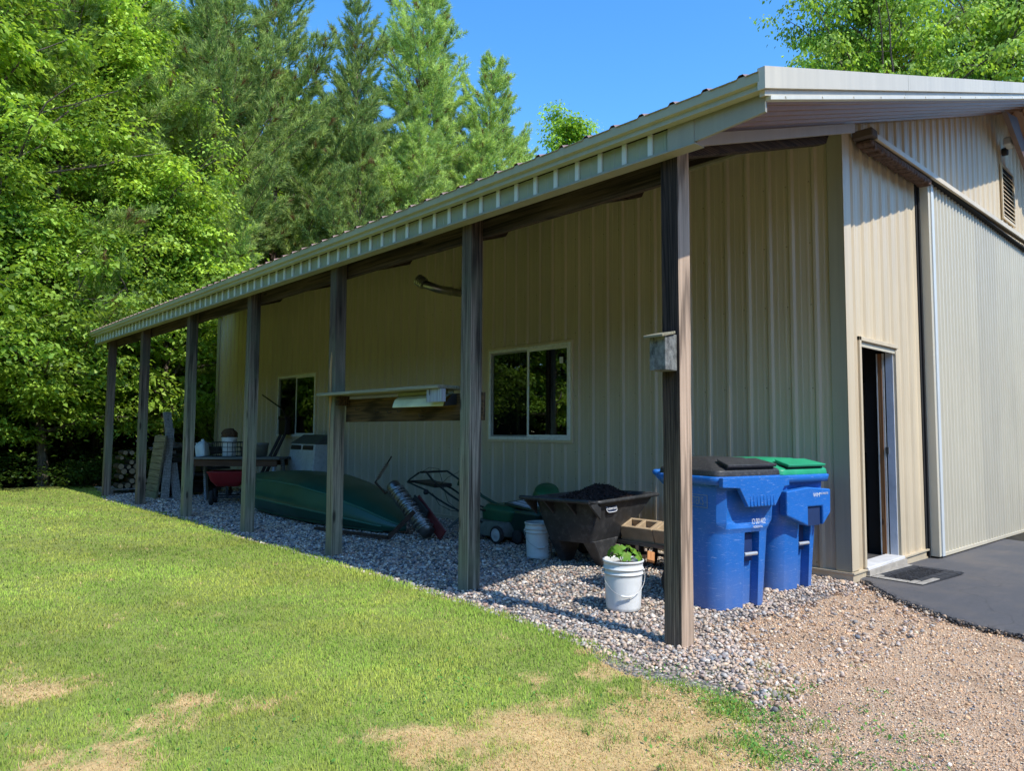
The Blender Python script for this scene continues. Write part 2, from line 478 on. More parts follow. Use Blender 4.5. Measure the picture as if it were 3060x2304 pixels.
w2, ym2 = window(W2, 0)
for w_, k in ((w1, W1), (w2, W2)):   # dark room behind with inner studs
    MB().box((.10, k[0]+.52, k[2]), (.13, k[0]+.56, k[3])).build('inner_bar', M['trimlt'], w_); MB().box((.12, k[1]-.45, k[2]), (.15, k[1]-.42, k[3])).build('inner_bar', M['trimlt'], w_)
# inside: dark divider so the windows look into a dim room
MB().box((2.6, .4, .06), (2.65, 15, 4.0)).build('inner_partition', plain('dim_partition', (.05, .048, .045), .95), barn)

# roof: brown ribbed sheets on both slopes
def roofmap(side):
    def f(u, d, z):      # u along y, z is x
        x = z if side == 0 else 12.4 - z
        return (x, u, zr(x if x <= 6.2 else x) + d)
    return f
rp = ribprof(.2315, .03, .012, .021, 2, .003)
mb = panel(rp, .2315, -.80, 13.95, -3.08, lambda u: 6.2, [], roofmap(0))
m2 = panel(rp, .2315, 13.95, 15.9, -.4, lambda u: 6.2, [], roofmap(0))
m3 = panel(rp, .2315, -.80, 15.9, -3.0, lambda u: 6.2, [], lambda u, d, z: (12.4 - z, u, zr(z) + d))
for q in (m2, m3): mb.add(q.v, q.f)
mb.build('roof', M['roof'], barn)
MB().hexa([(-3.02,-.8,zr(-3.02)-.02),(6.2,-.8,zr(6.2)-.02),(6.2,13.93,zr(6.2)-.02),(-3.02,13.93,zr(-3.02)-.02)] +
          [(-3.02,-.8,zr(-3.02)-.012),(6.2,-.8,zr(6.2)-.012),(6.2,13.93,zr(6.2)-.012),(-3.02,13.93,zr(-3.02)-.012)]).build('roof_deck', M['beam'], barn)
# soffit under gable overhang (ribs run up the slope)
def soff(x0, x1, side):
    f = (lambda u, d, z: (z, u, zs(z) - d)) if side == 0 else (lambda u, d, z: (12.4 - z, u, zs(z) - d))
    return panel(ribprof(.115, .022, .012, .028, 0, .004), .115, -.78, -.02 if x0 > -.5 else -.02, x0, lambda u: x1, [], f)
s = soff(-2.96, 6.18, 0); q = soff(-.6, 6.18, 1); s.add(q.v, q.f); s.build('soffit', M['soffit'], barn)
# rake trim
def rake(z0, z1, y0, y1, xa=-3.07, xb=6.2):
    m = MB()
    for a, b in ((xa, -.75), (-.745, 1.9), (1.905, 4.6), (4.605, xb)):
        m.hexa([(a,y0,zr(a)+z0),(b,y0,zr(b)+z0),(b,y1,zr(b)+z0),(a,y1,zr(a)+z0),(a,y0,zr(a)+z1),(b,y0,zr(b)+z1),(b,y1,zr(b)+z1),(a,y1,zr(a)+z1)])
    m.hexa([(6.205,y0,zr(6.2)+z0),(13.0,y0,zr(13.)+z0),(13.0,y1,zr(13.)+z0),(6.205,y1,zr(6.2)+z0),(6.205,y0,zr(6.2)+z1),(13.,y0,zr(13.)+z1),(13.,y1,zr(13.)+z1),(6.205,y1,zr(6.2)+z1)])
    return m
m = rake(-.105, .022, -.835, -.79); m.build('rake_trim', M['rake'], barn)
m = rake(-.140, -.107, -.812, -.78, -3.03); m.build('rake_trim', M['rake'], barn)
m = rake(-.166, -.142, -.822, -.775, -2.98)
pts = [(x, -.8225, zr(x) - .153) for x in np.arange(-2.8, 6.1, .5)]
screws(pts, (0, -1, 0), m, .009).build('rake_trim', M['trimlt'], barn)
# eave trim + clad header
mb = MB(); prof = [(-3.072, .005), (-3.07, -.055), (-3.045, -.062), (-3.048, -.094), (-3.0, -.098), (-3.0, .0)]
r0 = [(x, -.80, 3.312 + z) for x, z in prof]; r1 = [(x, 13.97, 3.312 + z) for x, z in prof]
mb.loft([r0, r1]); mb.build('eave_trim', M['trimlt2'] if 'trimlt2' in M else steel_panel('eave_paint', (.44, .42, .27), 0), barn)
mb = MB(); mb.hexa([(-2.985,-.79,3.115),(-2.965,-.79,3.115),(-2.965,-.225,3.07),(-2.985,-.225,3.07),(-2.985,-.79,3.225),(-2.965,-.79,3.225),(-2.965,-.225,3.225),(-2.985,-.225,3.225)])
mb.box((-2.99, -.33, 3.066), (-2.97, -.14, 3.222)); mb.box((-2.992, -.14, 3.066), (-2.955, 13.93, 3.081)); mb.box((-3.0, -.345, 3.06), (-2.9, 13.93, 3.066))
mb.build('fascia_trim', M['trim'], barn)
fp = .2095
FT = NT('fascia_paint_lit_ribs'); fx = FT.n('ShaderNodeSeparateXYZ'); FT.l(FT.coord(), fx.inputs[0]); fm = FT.n('ShaderNodeMath', operation='LESS_THAN'); fm.inputs[1].default_value = -2.9765
FT.l(fx.outputs[0], fm.inputs[0]); FT.set(Base_Color=FT.mix(fm.outputs[0], FT.ramp(FT.noise(FT.coord(), 5), [(.3, (.30,.32,.20)), (.7, (.36,.37,.24))]), (.66,.68,.58)), Roughness=.5); FPM = FT.m  # rib highlights put into the colour, as the shade lights them flat
panel([(-.022 % fp, 0), (-.016 % fp, .018), (.016, .018), (.022, 0), (.09, 0), (.094, .003), (.112, .003), (.116, 0)], fp, -.14, 13.93, 3.079, lambda u: 3.22, [], lambda u, d, z: (-2.968-d, u-.07+.07, z)).build('fascia_panel', FPM, barn)
MB().hexa([(-2.985,13.93,3.1),(0,13.93,zs(0)-.03),(0,13.96,zs(0)-.03),(-2.985,13.96,3.1),(-2.985,13.93,3.22),(0,13.93,zr(0)-.03),(0,13.96,zr(0)-.03),(-2.985,13.96,3.22)]).build('end_trim', M['beam'], barn)
# sloped trim board along the open end of the lean-to
mb = MB(); z_ = lambda x: 3.235 + SL*(x+2.79) - .0
mb.hexa([(-2.93,-.165,z_(-2.93)-.085),(-.06,-.165,z_(-.06)-.085),(-.06,-.14,z_(-.06)-.085),(-2.93,-.14,z_(-2.93)-.085),
         (-2.93,-.165,z_(-2.93)),(-.06,-.165,z_(-.06)),(-.06,-.14,z_(-.06)),(-2.93,-.14,z_(-2.93))])
mb.build('end_board', steel_panel('board_paint', (.5, .42, .33), 0), barn)
# posts (each a part), headers, rafters, purlins
PY = [-.149, 1.90, 4.14, 6.37, 8.62, 10.93, 13.15]
pm = {}
pm[0] = wood('post_dark_wood', (.26, .195, .13), (.07, .05, .036), green=None, top=(.22, .2, .24), zt=(.1, 1.7), scale=1.0, ringc=.7, face=(.52, .38, .27))  # darker toward the top; the -y side has its own lighter brown
pm[1] = wood('post_grey_wood', (.38, .32, .235), (.085, .068, .05), green=(.20, .23, .14), top=(.42, .35, .33), zt=(1.2, 2.8), ringc=.4)
pm[2] = wood('post_pale_wood', (.38, .31, .215), (.09, .07, .05), green=(.22, .23, .14), top=(.36, .31, .31), zt=(1.2, 2.5), scale=.9, ringc=.4)
pm[3] = wood('post_brown_wood', (.27, .21, .155), (.07, .052, .038), green=(.16, .17, .11), top=(.5, .42, .4), scale=.9, ringc=.5)
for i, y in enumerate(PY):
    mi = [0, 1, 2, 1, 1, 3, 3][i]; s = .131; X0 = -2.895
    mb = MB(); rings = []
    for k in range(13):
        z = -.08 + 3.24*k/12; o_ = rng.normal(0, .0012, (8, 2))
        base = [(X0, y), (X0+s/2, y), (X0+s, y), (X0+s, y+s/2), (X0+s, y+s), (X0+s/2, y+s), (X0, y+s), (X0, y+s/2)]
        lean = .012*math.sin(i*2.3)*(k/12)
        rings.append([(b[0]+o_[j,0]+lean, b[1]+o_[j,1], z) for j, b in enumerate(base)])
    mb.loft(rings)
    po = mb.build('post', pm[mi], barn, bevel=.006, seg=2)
    if i == 0: po['label'] = 'near post, darker toward the top, with a lighter brown side'
    if i == 2: po['label'] = 'split post with a bare orange wood scar near the top'
# scar on the third post
mb = MB(); ys = PY[2]; P_ = [(2.16, .0), (2.10, .018), (1.95, .028), (1.75, .022), (1.68, .032), (1.5, .02), (1.36, .012), (1.28, 0)]
V = [(-2.9 + .012*math.sin(4.6)*.5, ys+.075-w + .01*math.sin(z*14), z) for z, w in P_] + [(-2.9+ .012*math.sin(4.6)*.5, ys+.075+w+.01*math.sin(z*11), z) for z, w in P_[::-1][1:-1]]
mb.add(V, [tuple(range(len(V)))]); mb.build('split_scar', wood('fresh_split_wood', (.55, .33, .15), (.25, .13, .06), scale=1.4, ringc=.6), barn)
mb = MB(); mb.box((-2.955, -.13, 3.093), (-2.93, 13.9, 3.185)); mb.box((-2.765, -.0, 2.97), (-2.72, 13.9, 3.19)); mb.build('header_beam', M['beamy'], barn)
mb = MB(); mb.box((-.10, -.10, 4.215), (-.035, 13.9, 4.33)); mb.build('wall_ledger', M['beamy'], barn)
mb = MB(); mb.box((-.06, .12, 4.19), (-.002, 13.95, 4.213)); mb.build('wall_top_trim', M['trim'], barn)
for i, y in enumerate(PY[:6]):
    mb = MB(); yy = y + .145 if i < 6 else y - .05
    mb.hexa([(-2.9,yy,zs(-2.9)-.16),(-.3,yy,zs(-.3)-.17),(-.3,yy+.09,zs(-.3)-.17),(-2.9,yy+.09,zs(-2.9)-.16),
             (-2.9,yy,zs(-2.9)+.05),(-.12,yy,zs(-.12)+.05),(-.12,yy+.09,zs(-.12)+.05),(-2.9,yy+.09,zs(-2.9)+.05)])
    mb.build('rafter', M['beam'], barn, bevel=.004)
for k in range(5):
    x = -2.5 + k*.55; mb = MB(); mb.hexa([(x,-.1,zs(x)+.01),(x+.04,-.1,zs(x)+.02),(x+.04,13.9,zs(x)+.02),(x,13.9,zs(x)+.01),(x,-.1,zr(x)-.025),(x+.04,-.1,zr(x)-.012),(x+.04,13.9,zr(x)-.012),(x,13.9,zr(x)-.025)])
    mb.build('purlin', M['beamy'], barn)

# sliding door
zb = lambda x: -.02 - .018*(x-2)
tb_ = lambda x: 4.075 + .0235*x
DP = .245; dr = panel(ribprof(DP, .034, .016, .026, 0, .006), DP/2, 2.16, 7.2, lambda u: zb(u)+.03, lambda u: tb_(u)+.01, [], lambda u, d, z: (u, -.115-d, z))
pts = [(2.28 + k*DP/1, -.117, z) for z in (.75, 1.95, 2.85) for k in range(20)]
screws(pts, (0, -1, 0), dr)
sl = two_tone(dr.build('sliding_door', M['door'], barn), dr)
mb = MB(); mb.hexa([(2.03,-.14,zb(2.03)),(2.09,-.14,zb(2.03)),(2.09,-.05,zb(2.03)),(2.03,-.05,zb(2.03)),(2.03,-.14,4.12),(2.09,-.14,4.12),(2.09,-.05,4.12),(2.03,-.05,4.12)])
mb.build('edge_trim', M['door'], sl, bevel=.003)
mb = MB(); mb.box((2.092,-.155,zb(2.1)), (2.165,-.10,4.12)); mb.build('edge_trim', steel_panel('door_edge_paint', (.62, .66, .66), .1), sl, bevel=.004)
mb = MB(); mb.hexa([(2.17,-.145,zb(2.17)-.005),(7.2,-.145,zb(7.2)-.005),(7.2,-.1,zb(7.2)-.005),(2.17,-.1,zb(2.17)-.005),(2.17,-.145,zb(2.17)+.035),(7.2,-.145,zb(7.2)+.035),(7.2,-.1,zb(7.2)+.035),(2.17,-.1,zb(2.17)+.035)])
mb.build('bottom_trim', M['rake'], sl, bevel=.003)
mb = MB(); mb.box((1.96, -.03, -.02), (2.028, -.021, 4.14)); mb.box((2.0, -.05, -.03), (7.2, -.022, 4.14)); mb.build('door_shade_strip', M['dark'], barn)  # dark strips put the shade of the door gap on an unbroken wall
mb = MB()
mb.hexa([(.30,-.235,tb_(.3)),(7.6,-.235,tb_(7.6)),(7.6,-.21,tb_(7.6)),(.30,-.21,tb_(.3)),(.30,-.23,tb_(.3)+.055),(7.6,-.23,tb_(7.6)+.07),(7.6,-.02,tb_(7.6)+.15),(.30,-.02,tb_(.3)+.11)])
tk = mb.build('door_track', M['gable'], barn, bevel=.002)
MB().box((.33, -.20, 4.135), (7.6, -.03, 4.15)).build('rail', M['dark'], tk)
MB().box((.16, -.235, 4.085), (.30, -.05, 4.165)).build('track_end', plain('track_end_rust', (.10, .075, .06), .8), tk, bevel=.01)
mb = MB()
for k in range(22):
    x = .22 + k*.078; q0 = tb_(x)-.05-.02*math.sin(k*1.7)**2; mb.hexa([(x,-.21,q0-.02*(k%2)),(x+.085,-.2,q0-.01),(x+.08,-.06,q0),(x+.005,-.07,q0+.01),(x+.003,-.2,tb_(x)),(x+.083,-.21,tb_(x)),(x+.08,-.05,tb_(x)),(x,-.05,tb_(x))])
mb.build('closure_foam', plain('brown_foam', (.11, .065, .045), .95, var=.5, scale=30, bump=1, bs=50), tk, bevel=.012)
# louvre
lv = MB(); a, b, c, d = 5.82, 6.58, 4.55, 5.40
lv.box((a,-.04,c),(b,-.021,c+.04)); lv.box((a,-.04,d-.04),(b,-.021,d)); lv.box((a,-.04,c+.04),(a+.05,-.021,d-.04)); lv.box((b-.05,-.04,c+.04),(b,-.021,d-.04))
lo = lv.build('louvre_vent', M['gable'], barn)
mb = MB()
for k in range(11):
    z = c+.05+k*.064; mb.hexa([(a+.05,-.05,z),(b-.05,-.05,z),(b-.05,-.04,z+.008),(a+.05,-.04,z+.008),(a+.05,-.026,z+.045),(b-.05,-.026,z+.045),(b-.05,-.021,z+.05),(a+.05,-.021,z+.05)])
mb.build('slats', M['gable'], lo)
MB().box((a+.05,-.02,c+.04),(b-.05,-.0205,d-.04)).build('backing', M['dark'], lo)
# flood lamp
mb = MB(); mb.tube([(5.98,-.02,5.60),(5.98,-.09,5.60)], .06, 12); mb.tube([(5.98,-.07,5.60),(5.9,-.13,5.66)], .015, 6)
fl = mb.build('flood_light', M['black'], barn)
MB().box((5.70,-.20,5.60),(5.93,-.09,5.73)).build('lamp_head', plain('grey_lamp', (.5,.5,.48), .4), fl, bevel=.03, seg=3)
# ridge-end brace, brown
mb = MB(); mb.prism([(4.98,5.84),(5.95,5.42),(6.6,5.14),(6.6,5.30),(5.6,5.94),(5.2,5.86)], .24, .30, Matrix(((1,0,0,0),(0,0,-1,0),(0,1,0,0),(0,0,0,1))))
mb.build('gable_brace', plain('brace_brown', (.12,.07,.055), .6), barn)

# walk door opening
a, b, c, d = DO
mb = MB(); mb.box((a-.03,-.045,c),(a+.012,.02,d+.03)); mb.box((a-.03,-.045,d-.01),(b+.03,.02,d+.03)); mb.box((b-.0,-.03,c),(b+.03,.02,d-.01))
df = mb.build('door_frame', M['gable'], barn, bevel=.003)
MB().box((a+.013,-.02,d-.06),(b-.002,.0,d-.012)).build('head_jamb', M['rake'], df)
MB().box((b-.012,.0,c),(b+.002,.072,d-.012)).build('side_jamb', plain('jamb_blue_white', (.62,.66,.72), .5), df)
MB().box((b-.006,.074,c),(b+.012,.085,d-.012)).build('weather_strip', M['dark'], df)
MB().box((b-.016,.087,c),(b+.004,.105,d-.05)).build('side_jamb', M['white'], df)
MB().box((b-.03,.06,1.10),(b-.012,.085,1.17)).build('latch_plate', plain('latch_steel', (.35,.35,.35), .35, 1), df)
MB().box((b-.02,.107,.06),(b+.02,.147,d-.05)).build('stud', wood('raw_stud', (.42,.20,.08), (.24,.10,.035), scale=1.5, ringc=.8), df)
MB().box((b-.022,.149,.06),(b+.01,.160,d-.05)).build('drywall_edge', M['white'], df)
mb = MB(); mb.box((a,-.06,.045),(b,.12,.075)); mb.build('sill', plain('sill_aluminium', (.72,.70,.66), .45, .0), df, bevel=.004)
MB().box((a-.005,-.07,-.06),(b+.03,.0,.044)).build('threshold_step', M['concrete'], df)
# dim things just inside the opening, as seen through it
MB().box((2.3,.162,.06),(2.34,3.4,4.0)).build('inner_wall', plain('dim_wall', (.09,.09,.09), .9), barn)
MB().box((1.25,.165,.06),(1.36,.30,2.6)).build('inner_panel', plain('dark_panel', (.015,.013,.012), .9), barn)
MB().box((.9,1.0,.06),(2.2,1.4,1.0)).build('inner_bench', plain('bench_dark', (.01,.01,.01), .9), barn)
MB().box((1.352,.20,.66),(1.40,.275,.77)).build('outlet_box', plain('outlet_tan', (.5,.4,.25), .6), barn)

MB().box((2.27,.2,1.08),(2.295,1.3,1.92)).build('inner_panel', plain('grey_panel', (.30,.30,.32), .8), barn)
# exhaust pipe elbow on the side wall
mb = MB(); mb.tube([(-.0,5.62,3.39),(-.20,5.62,3.39),(-.40,5.62,3.39)], .060, 16); mb.tube([(-.19,5.62,3.39),(-.21,5.62,3.39)], .068, 16); mb.tube([(-.38,5.62,3.39),(-.46,5.63,3.40),(-.52,5.68,3.43),(-.56,5.75,3.46)], .062, 16)
ex = mb.build('exhaust_pipe', plain('galvanised_pipe', (.35,.34,.30), .35, .9, var=.3), barn)
mb = MB(); D = Vector((-.04,.08,.06)).normalized(); p0 = Vector((-.565,5.755,3.462))
for k in range(4): mb.tube([p0 + D*(.015+.035*k), p0 + D*(.035+.035*k)], .088, 16)
mb.tube([p0 + D*.01, p0 + D*.155], .07, 10); mb.build('cap', plain('cap_metal', (.42,.41,.34), .4, .8), ex)
# ------------------------------------------------------------------ ground, lawn, gravel, asphalt
def smooth(a, b, x):
    t = np.clip((x-a)/(b-a), 0, 1); return t*t*(3-2*t)
_ey = np.array([-9, -3, -1.6, -1.2, -.85, -.6, -.2, .4, 1, 2, 3.8, 6, 8.1, 10.4, 12.5, 14.3, 15.3, 17, 30])
_ex = np.array([-6.2, -4.9, -4.2, -3.75, -3.3, -3.22, -3.34, -3.27, -3.20, -3.15, -3.06, -3.03, -2.97, -2.99, -3.02, -2.6, -2.35, -3, -30])
def edge_x(y): return np.interp(y, _ey, _ex)
DEAD = [(-6.0,1.6,.28,1.3),(-4.42,-.2,.26,1.3),(-5.95,.5,.34,1.4),(-5.45,.85,.24,1.),(-3.5,-.12,.2,1.3),(-3.78,-.62,.32,1.6),(-4.85,-.15,.22,1.),(-3.9,-1.3,.4,1.5),(-5.1,.62,.16,.7),
        (-3.35,.25,.14,.9),(-4.1,-.85,.34,1.2),(-4.6,-.75,.35,.9),(-6.6,2.0,.5,1.),(-3.95,.05,.16,.9),
        (-3.5,-.92,.17,-1.6),(-3.8,-1.18,.14,-1.4),(-4.25,.3,.3,-1.2),(-3.3,-.32,.13,-1.0),(-4.6,.0,.12,-.8),(-3.62,-.3,.1,-.9),(-3.45,-1.1,.09,-1.2)]
def deadness(x, y):
    d = np.zeros_like(x)
    for cx, cy, r, a in DEAD: d = d + a*np.exp(-((x-cx)**2+(y-cy)**2)/(r*r))
    n = fbm(x, y, .55)
    dist = np.hypot(x+6.7, y+2.67)
    d = d*(.35+.9*n) + smooth(.52, .72, fbm(x+31, y+17, 1.1))*.4*np.clip(1-(dist-2)/8, .15, 1)
    d = d + (fbm(x+3, y+5, .14)-.5)*1.5 + (vnoise(x+9, y+2, .05)-.5)*.5
    return np.clip(smooth(.30, 1.15, d), 0, .92)
def sparse(x, y):      # 1 = bare soil
    e = edge_x(y); s = smooth(.0, .75, x - (e - .62)) * smooth(-.1, -1.0, y)
    s = s * (.15 + 1.2*fbm(x+5, y, .3) + .5*(vnoise(x, y, .07)-.4))
    for cx, cy, r, a in ((-3.5,-.92,.17,-.9),(-3.8,-1.18,.14,-.8),(-3.3,-.32,.13,-.8),(-3.45,-1.1,.09,-1.2)): s = s + a*np.exp(-((x-cx)**2+(y-cy)**2)/(r*r))
    return np.clip(s, 0, 1)
def lawn_z(x, y): return .012 + .02*(fbm(x, y, 1.7)-.5) - .02*smooth(-.25, 0, x-edge_x(y)) - .03*smooth(.5, -.8, y)

t = NT('forest_floor'); v = t.coord()
t.set(Base_Color=t.ramp(t.noise(v, 2.5, 8, .7), [(.3, (.012,.010,.006)), (.6, (.035,.028,.014)), (.8, (.05,.06,.02))]), Roughness=.95); t.bump(t.noise(v, 12, 6), 1, .05)
mb = MB(); V = [(0,0,-.09)]; F = []
for r in (3, 12, 30, 90, 260, 700):
    V += [(r*math.cos(a*PI/24), r*math.sin(a*PI/24), -.09) for a in range(48)]
F = [(0, 1+i, 1+(i+1)%48) for i in range(48)] + [(1+k*48+i, 1+(k+1)*48+i, 1+(k+1)*48+(i+1)%48, 1+k*48+(i+1)%48) for k in range(5) for i in range(48)]
mb.add(V, F); tag(mb.build('ground', t.m), kind='structure')

# gravel sheets
def gravel_mat(name, cols, sc_, bump, gap_shade=.3):
    t = NT(name); v = t.coord()
    vo = t.n('ShaderNodeTexVoronoi'); vo.inputs['Scale'].default_value = sc_; t.l(v, vo.inputs['Vector'])
    hs = t.n('ShaderNodeSeparateColor'); t.l(vo.outputs['Color'], hs.inputs[0])
    col = t.ramp(hs.outputs[0], [(i/(len(cols)-1), c) for i, c in enumerate(cols)])
    sh = t.ramp(vo.outputs['Distance'], [(.25, (1,1,1)), (.75, (gap_shade,)*3)])  # shade between the stones multiplied into the colour
    col = t.mix(1, col, sh, 'MULTIPLY')
    col = t.mix(t.ramp(t.noise(v, 1.3, 5), [(.4, (0,0,0)), (.7, (.4,)*3)]), col, sc(cols[0], .75))
    if gap_shade > .5: col = t.mix(t.ramp(t.noise(v, 1.1, 8, .7, .6), [(.48, (0,0,0)), (.66, (.75,)*3)]), col, (.26, .165, .095))
    t.set(Base_Color=col, Roughness=.9)
    iv = t.n('ShaderNodeMath', operation='SUBTRACT'); iv.inputs[0].default_value = 1; t.l(vo.outputs['Distance'], iv.inputs[1])
    t.bump(iv.outputs[0], bump, .02); return t.m
TANC = [(.74,.47,.26), (.56,.35,.20), (.76,.53,.33), (.42,.26,.15), (.64,.42,.25), (.50,.39,.29), (.80,.62,.42)]
PEBC = [(.32,.29,.26), (.20,.21,.225), (.52,.40,.29), (.46,.34,.28), (.66,.60,.52), (.10,.10,.105), (.43,.39,.34), (.36,.24,.18), (.27,.245,.22), (.58,.48,.35)]
mt = gravel_mat('tan_gravel', TANC, 120, .5, .7); mg = gravel_mat('river_gravel', PEBC, 38, 1)
def tan_z(x, y): return -.024 - .012*np.maximum(0, x+2.2)
def gridmesh(name, x0, x1, y0, y1, st, zf, keep=None, cf=None):
    nx = int((x1-x0)/st)+1; ny = int((y1-y0)/st)+1
    X, Y = np.meshgrid(np.linspace(x0, x1, nx), np.linspace(y0, y1, ny)); X = X.ravel(); Y = Y.ravel()
    V = np.stack([X, Y, zf(X, Y)], 1)
    i = np.arange(nx-1)[None] + nx*np.arange(ny-1)[:, None]; i = i.ravel()
    F = np.stack([i, i+1, i+1+nx, i+nx], 1)
    if keep is not None:
        k = keep(X, Y); F = F[k[F].all(1)]
    return fastmesh(name, V, F, None if cf is None else cf(X, Y), True)
tag(link('gravel_path', gridmesh('gravel_path', -14, 16, -14, .35, .25, lambda x, y: tan_z(x, y) + .01*(fbm(x, y, .8)-.5)), mt), kind='structure')
tag(link('gravel_bed', gridmesh('gravel_bed', -3.6, .05, -.9, 14.0, .15, lambda x, y: -.012 + .016*(fbm(x, y, .6)-.5) - .012*smooth(.2, -.8, y) - .03*smooth(.15, -.25, y + .8*smooth(-2.0, -3.15, x)) - .02*np.maximum(0, x+1.)*smooth(.6, -.2, y)), mg), kind='structure')

# lawn
def straw_green(x, y):
    D = deadness(x, y)[:, None]; Sp = sparse(x, y)[:, None]
    g = np.array([[.22, .25, .06]]); d = np.array([[.56, .38, .17]]); s = np.array([[.54, .36, .20]])
    c = g*(1-D) + d*D; c = c*(1-Sp) + s*Sp
    return c * (.8 + .4*vnoise(x, y, .06))[:, None]
lm = vcol('lawn_soil', .95, bump=.6, mulvar=.25, bs=60)
tag(link('lawn', gridmesh('lawn', -14, -2.6, -4.5, 16.5, .05, lawn_z, lambda x, y: (x < edge_x(y) + .03*np.sin(y*9) + .08*(vnoise(x, y, .13)-.5)) , straw_green), lm), kind='structure')

# grass blades
def blades(N, rmin, rmax):
    # radial density falling with distance from the viewpoint's foot
    u = rng.random(N); r = rmin*(rmax/rmin)**u
    r = np.where(rng.random(N) < .25, rmin*(9/rmin)**rng.random(N), r)
    a = np.radians(rng.uniform(10, 128, N))
    x = -6.69 + r*np.cos(a); y = -2.67 + r*np.sin(a)
    return x, y, r
N = 900000
x, y, r = blades(N, 1.3, 19.5)
k = (x < edge_x(y) + .02 + .09*(vnoise(x, y, .13)-.5) + .02*rng.random(N)) & (x > -14) & (y < 15.8) & (rng.random(N) > sparse(x, y)*.86)
x, y, r = x[k], y[k], r[k]; n = len(x)
D = deadness(x, y); dead = (rng.random(n) < D*.92) 
keep = rng.random(n) > D*.15; x, y, r, D, dead = x[keep], y[keep], r[keep], D[keep], dead[keep]; n = len(x)
h = rng.uniform(.014, .034, n)*np.clip(.75 + r*.022, .75, 1.1)*(1-.35*D)*(1+.5*smooth(-.25, 0, x-edge_x(y))*(y > -.3)); w = np.clip(.0007*r, .0012, .009)*rng.uniform(.7, 1.3, n)
h = h*(.75+.5*vnoise(x, y, .18))
an = rng.uniform(0, 2*PI, n); lean = rng.uniform(.1, .75, n)*h*(1+.9*dead); la = an + rng.normal(1.57, .5, n)
z = lawn_z(x, y) - .003
B0 = np.stack([x-np.cos(an)*w, y-np.sin(an)*w, z], 1); B1 = np.stack([x+np.cos(an)*w, y+np.sin(an)*w, z], 1)
T_ = np.stack([x+np.cos(la)*lean, y+np.sin(la)*lean, z+h], 1)
V = np.stack([B0, B1, T_], 1).reshape(-1, 3)
F = np.arange(3*n).reshape(-1, 3)
q = rng.random(n)[:, None]; q2 = fbm(x, y, 1.4)[:, None]
g = np.array([[.29,.40,.05]])*(1-q) + np.array([[.58,.63,.12]])*q
g = g*(.55+.95*q2)*(1+.10*np.sin((x*.95+y*.30)*5.6))[:, None] * np.where(rng.random((n, 1)) < .06, 1.35, 1)
g = g*(1-.25*smooth(.35,.6,fbm(x+50,y,.5))[:, None]*np.array([[.9,.2,.6]]))
st = np.array([[.72,.46,.19]])*(1-q) + np.array([[.95,.70,.36]])*q
c = np.where(dead[:, None], st, g)
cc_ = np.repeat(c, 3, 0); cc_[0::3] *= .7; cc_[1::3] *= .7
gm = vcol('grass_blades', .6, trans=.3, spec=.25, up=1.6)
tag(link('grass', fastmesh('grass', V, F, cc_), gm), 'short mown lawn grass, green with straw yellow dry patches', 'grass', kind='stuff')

# broadleaf weeds and clover in the lawn: small folded leaves
N = 9000; x, y, r = blades(N, 1.4, 9)
wv = fbm(x+11, y+4, .35)
k = (wv > .56) & (x < edge_x(y) - .02) & (rng.random(N) > deadness(x, y)*.9)
x, y = x[k], y[k]
for cx, cy, nn, rr in ((-3.52,-.9,520,.13),(-3.82,-1.2,420,.10),(-3.42,-1.08,170,.07),(-3.62,-1.42,60,.05),(-3.3,-.34,120,.1),(-4.3,.28,260,.25),(-3.5,-.62,60,.08),(-3.75,-1.45,90,.07),(-3.05,-1.3,40,.05),(-3.3,-1.45,120,.10),(-3.0,-.95,50,.05),(-2.75,-1.25,30,.05),(-3.25,-.75,90,.08),(-3.6,-1.62,140,.10),(-3.15,-1.6,50,.06),(-2.4,-1.0,16,.04),(-3.9,-.5,60,.08),(-4.1,-.95,60,.09)):
    x = np.append(x, rng.normal(cx, rr, nn)); y = np.append(y, rng.normal(cy, rr, nn))
n = len(x); a = rng.uniform(0, 2*PI, n); L = rng.uniform(.008, .022, n); wd = L*rng.uniform(.18, .4, n)
d = np.stack([np.cos(a), np.sin(a), rng.uniform(.1, .9, n)], 1); sd_ = np.stack([-np.sin(a), np.cos(a), rng.normal(0, .2, n)], 1)
p = np.stack([x, y, lawn_z(x, y)+rng.uniform(.004, .03, n)], 1)
V = np.stack([p, p+d*L[:,None]*.5+sd_*wd[:,None], p+d*L[:,None], p+d*L[:,None]*.5-sd_*wd[:,None]], 1).reshape(-1, 3)
c = np.array([[.12,.28,.045]])*(.6+.9*rng.random((n,1)))
# thin grass tufts straggling out over the dirt
tx, ty = [], []
for k in range(150):
    cx = rng.uniform(-4.3, -2.7); cy = rng.uniform(-1.75, -.45)
    if cx > edge_x(np.array(cy)) + .45: continue
    m_ = int(rng.integers(8, 34)); tx.append(rng.normal(cx, .022, m_)); ty.append(rng.normal(cy, .022, m_))
tx = np.concatenate(tx); ty = np.concatenate(ty); m_ = len(tx); ta = rng.uniform(0, 2*PI, m_); th = rng.uniform(.015, .055, m_); tz = np.maximum(lawn_z(tx, ty), -.03)
tb0 = np.stack([tx-np.cos(ta)*.002, ty-np.sin(ta)*.002, tz], 1); tb1 = np.stack([tx+np.cos(ta)*.002, ty+np.sin(ta)*.002, tz], 1); tt = np.stack([tx+np.cos(ta+1.5)*th*.7, ty+np.sin(ta+1.5)*th*.7, tz+th], 1)
tc = np.where(rng.random((m_, 1)) < .3, np.array([[.62,.45,.2]]), np.array([[.22,.36,.06]]))*rng.uniform(.7, 1.2, (m_, 1))
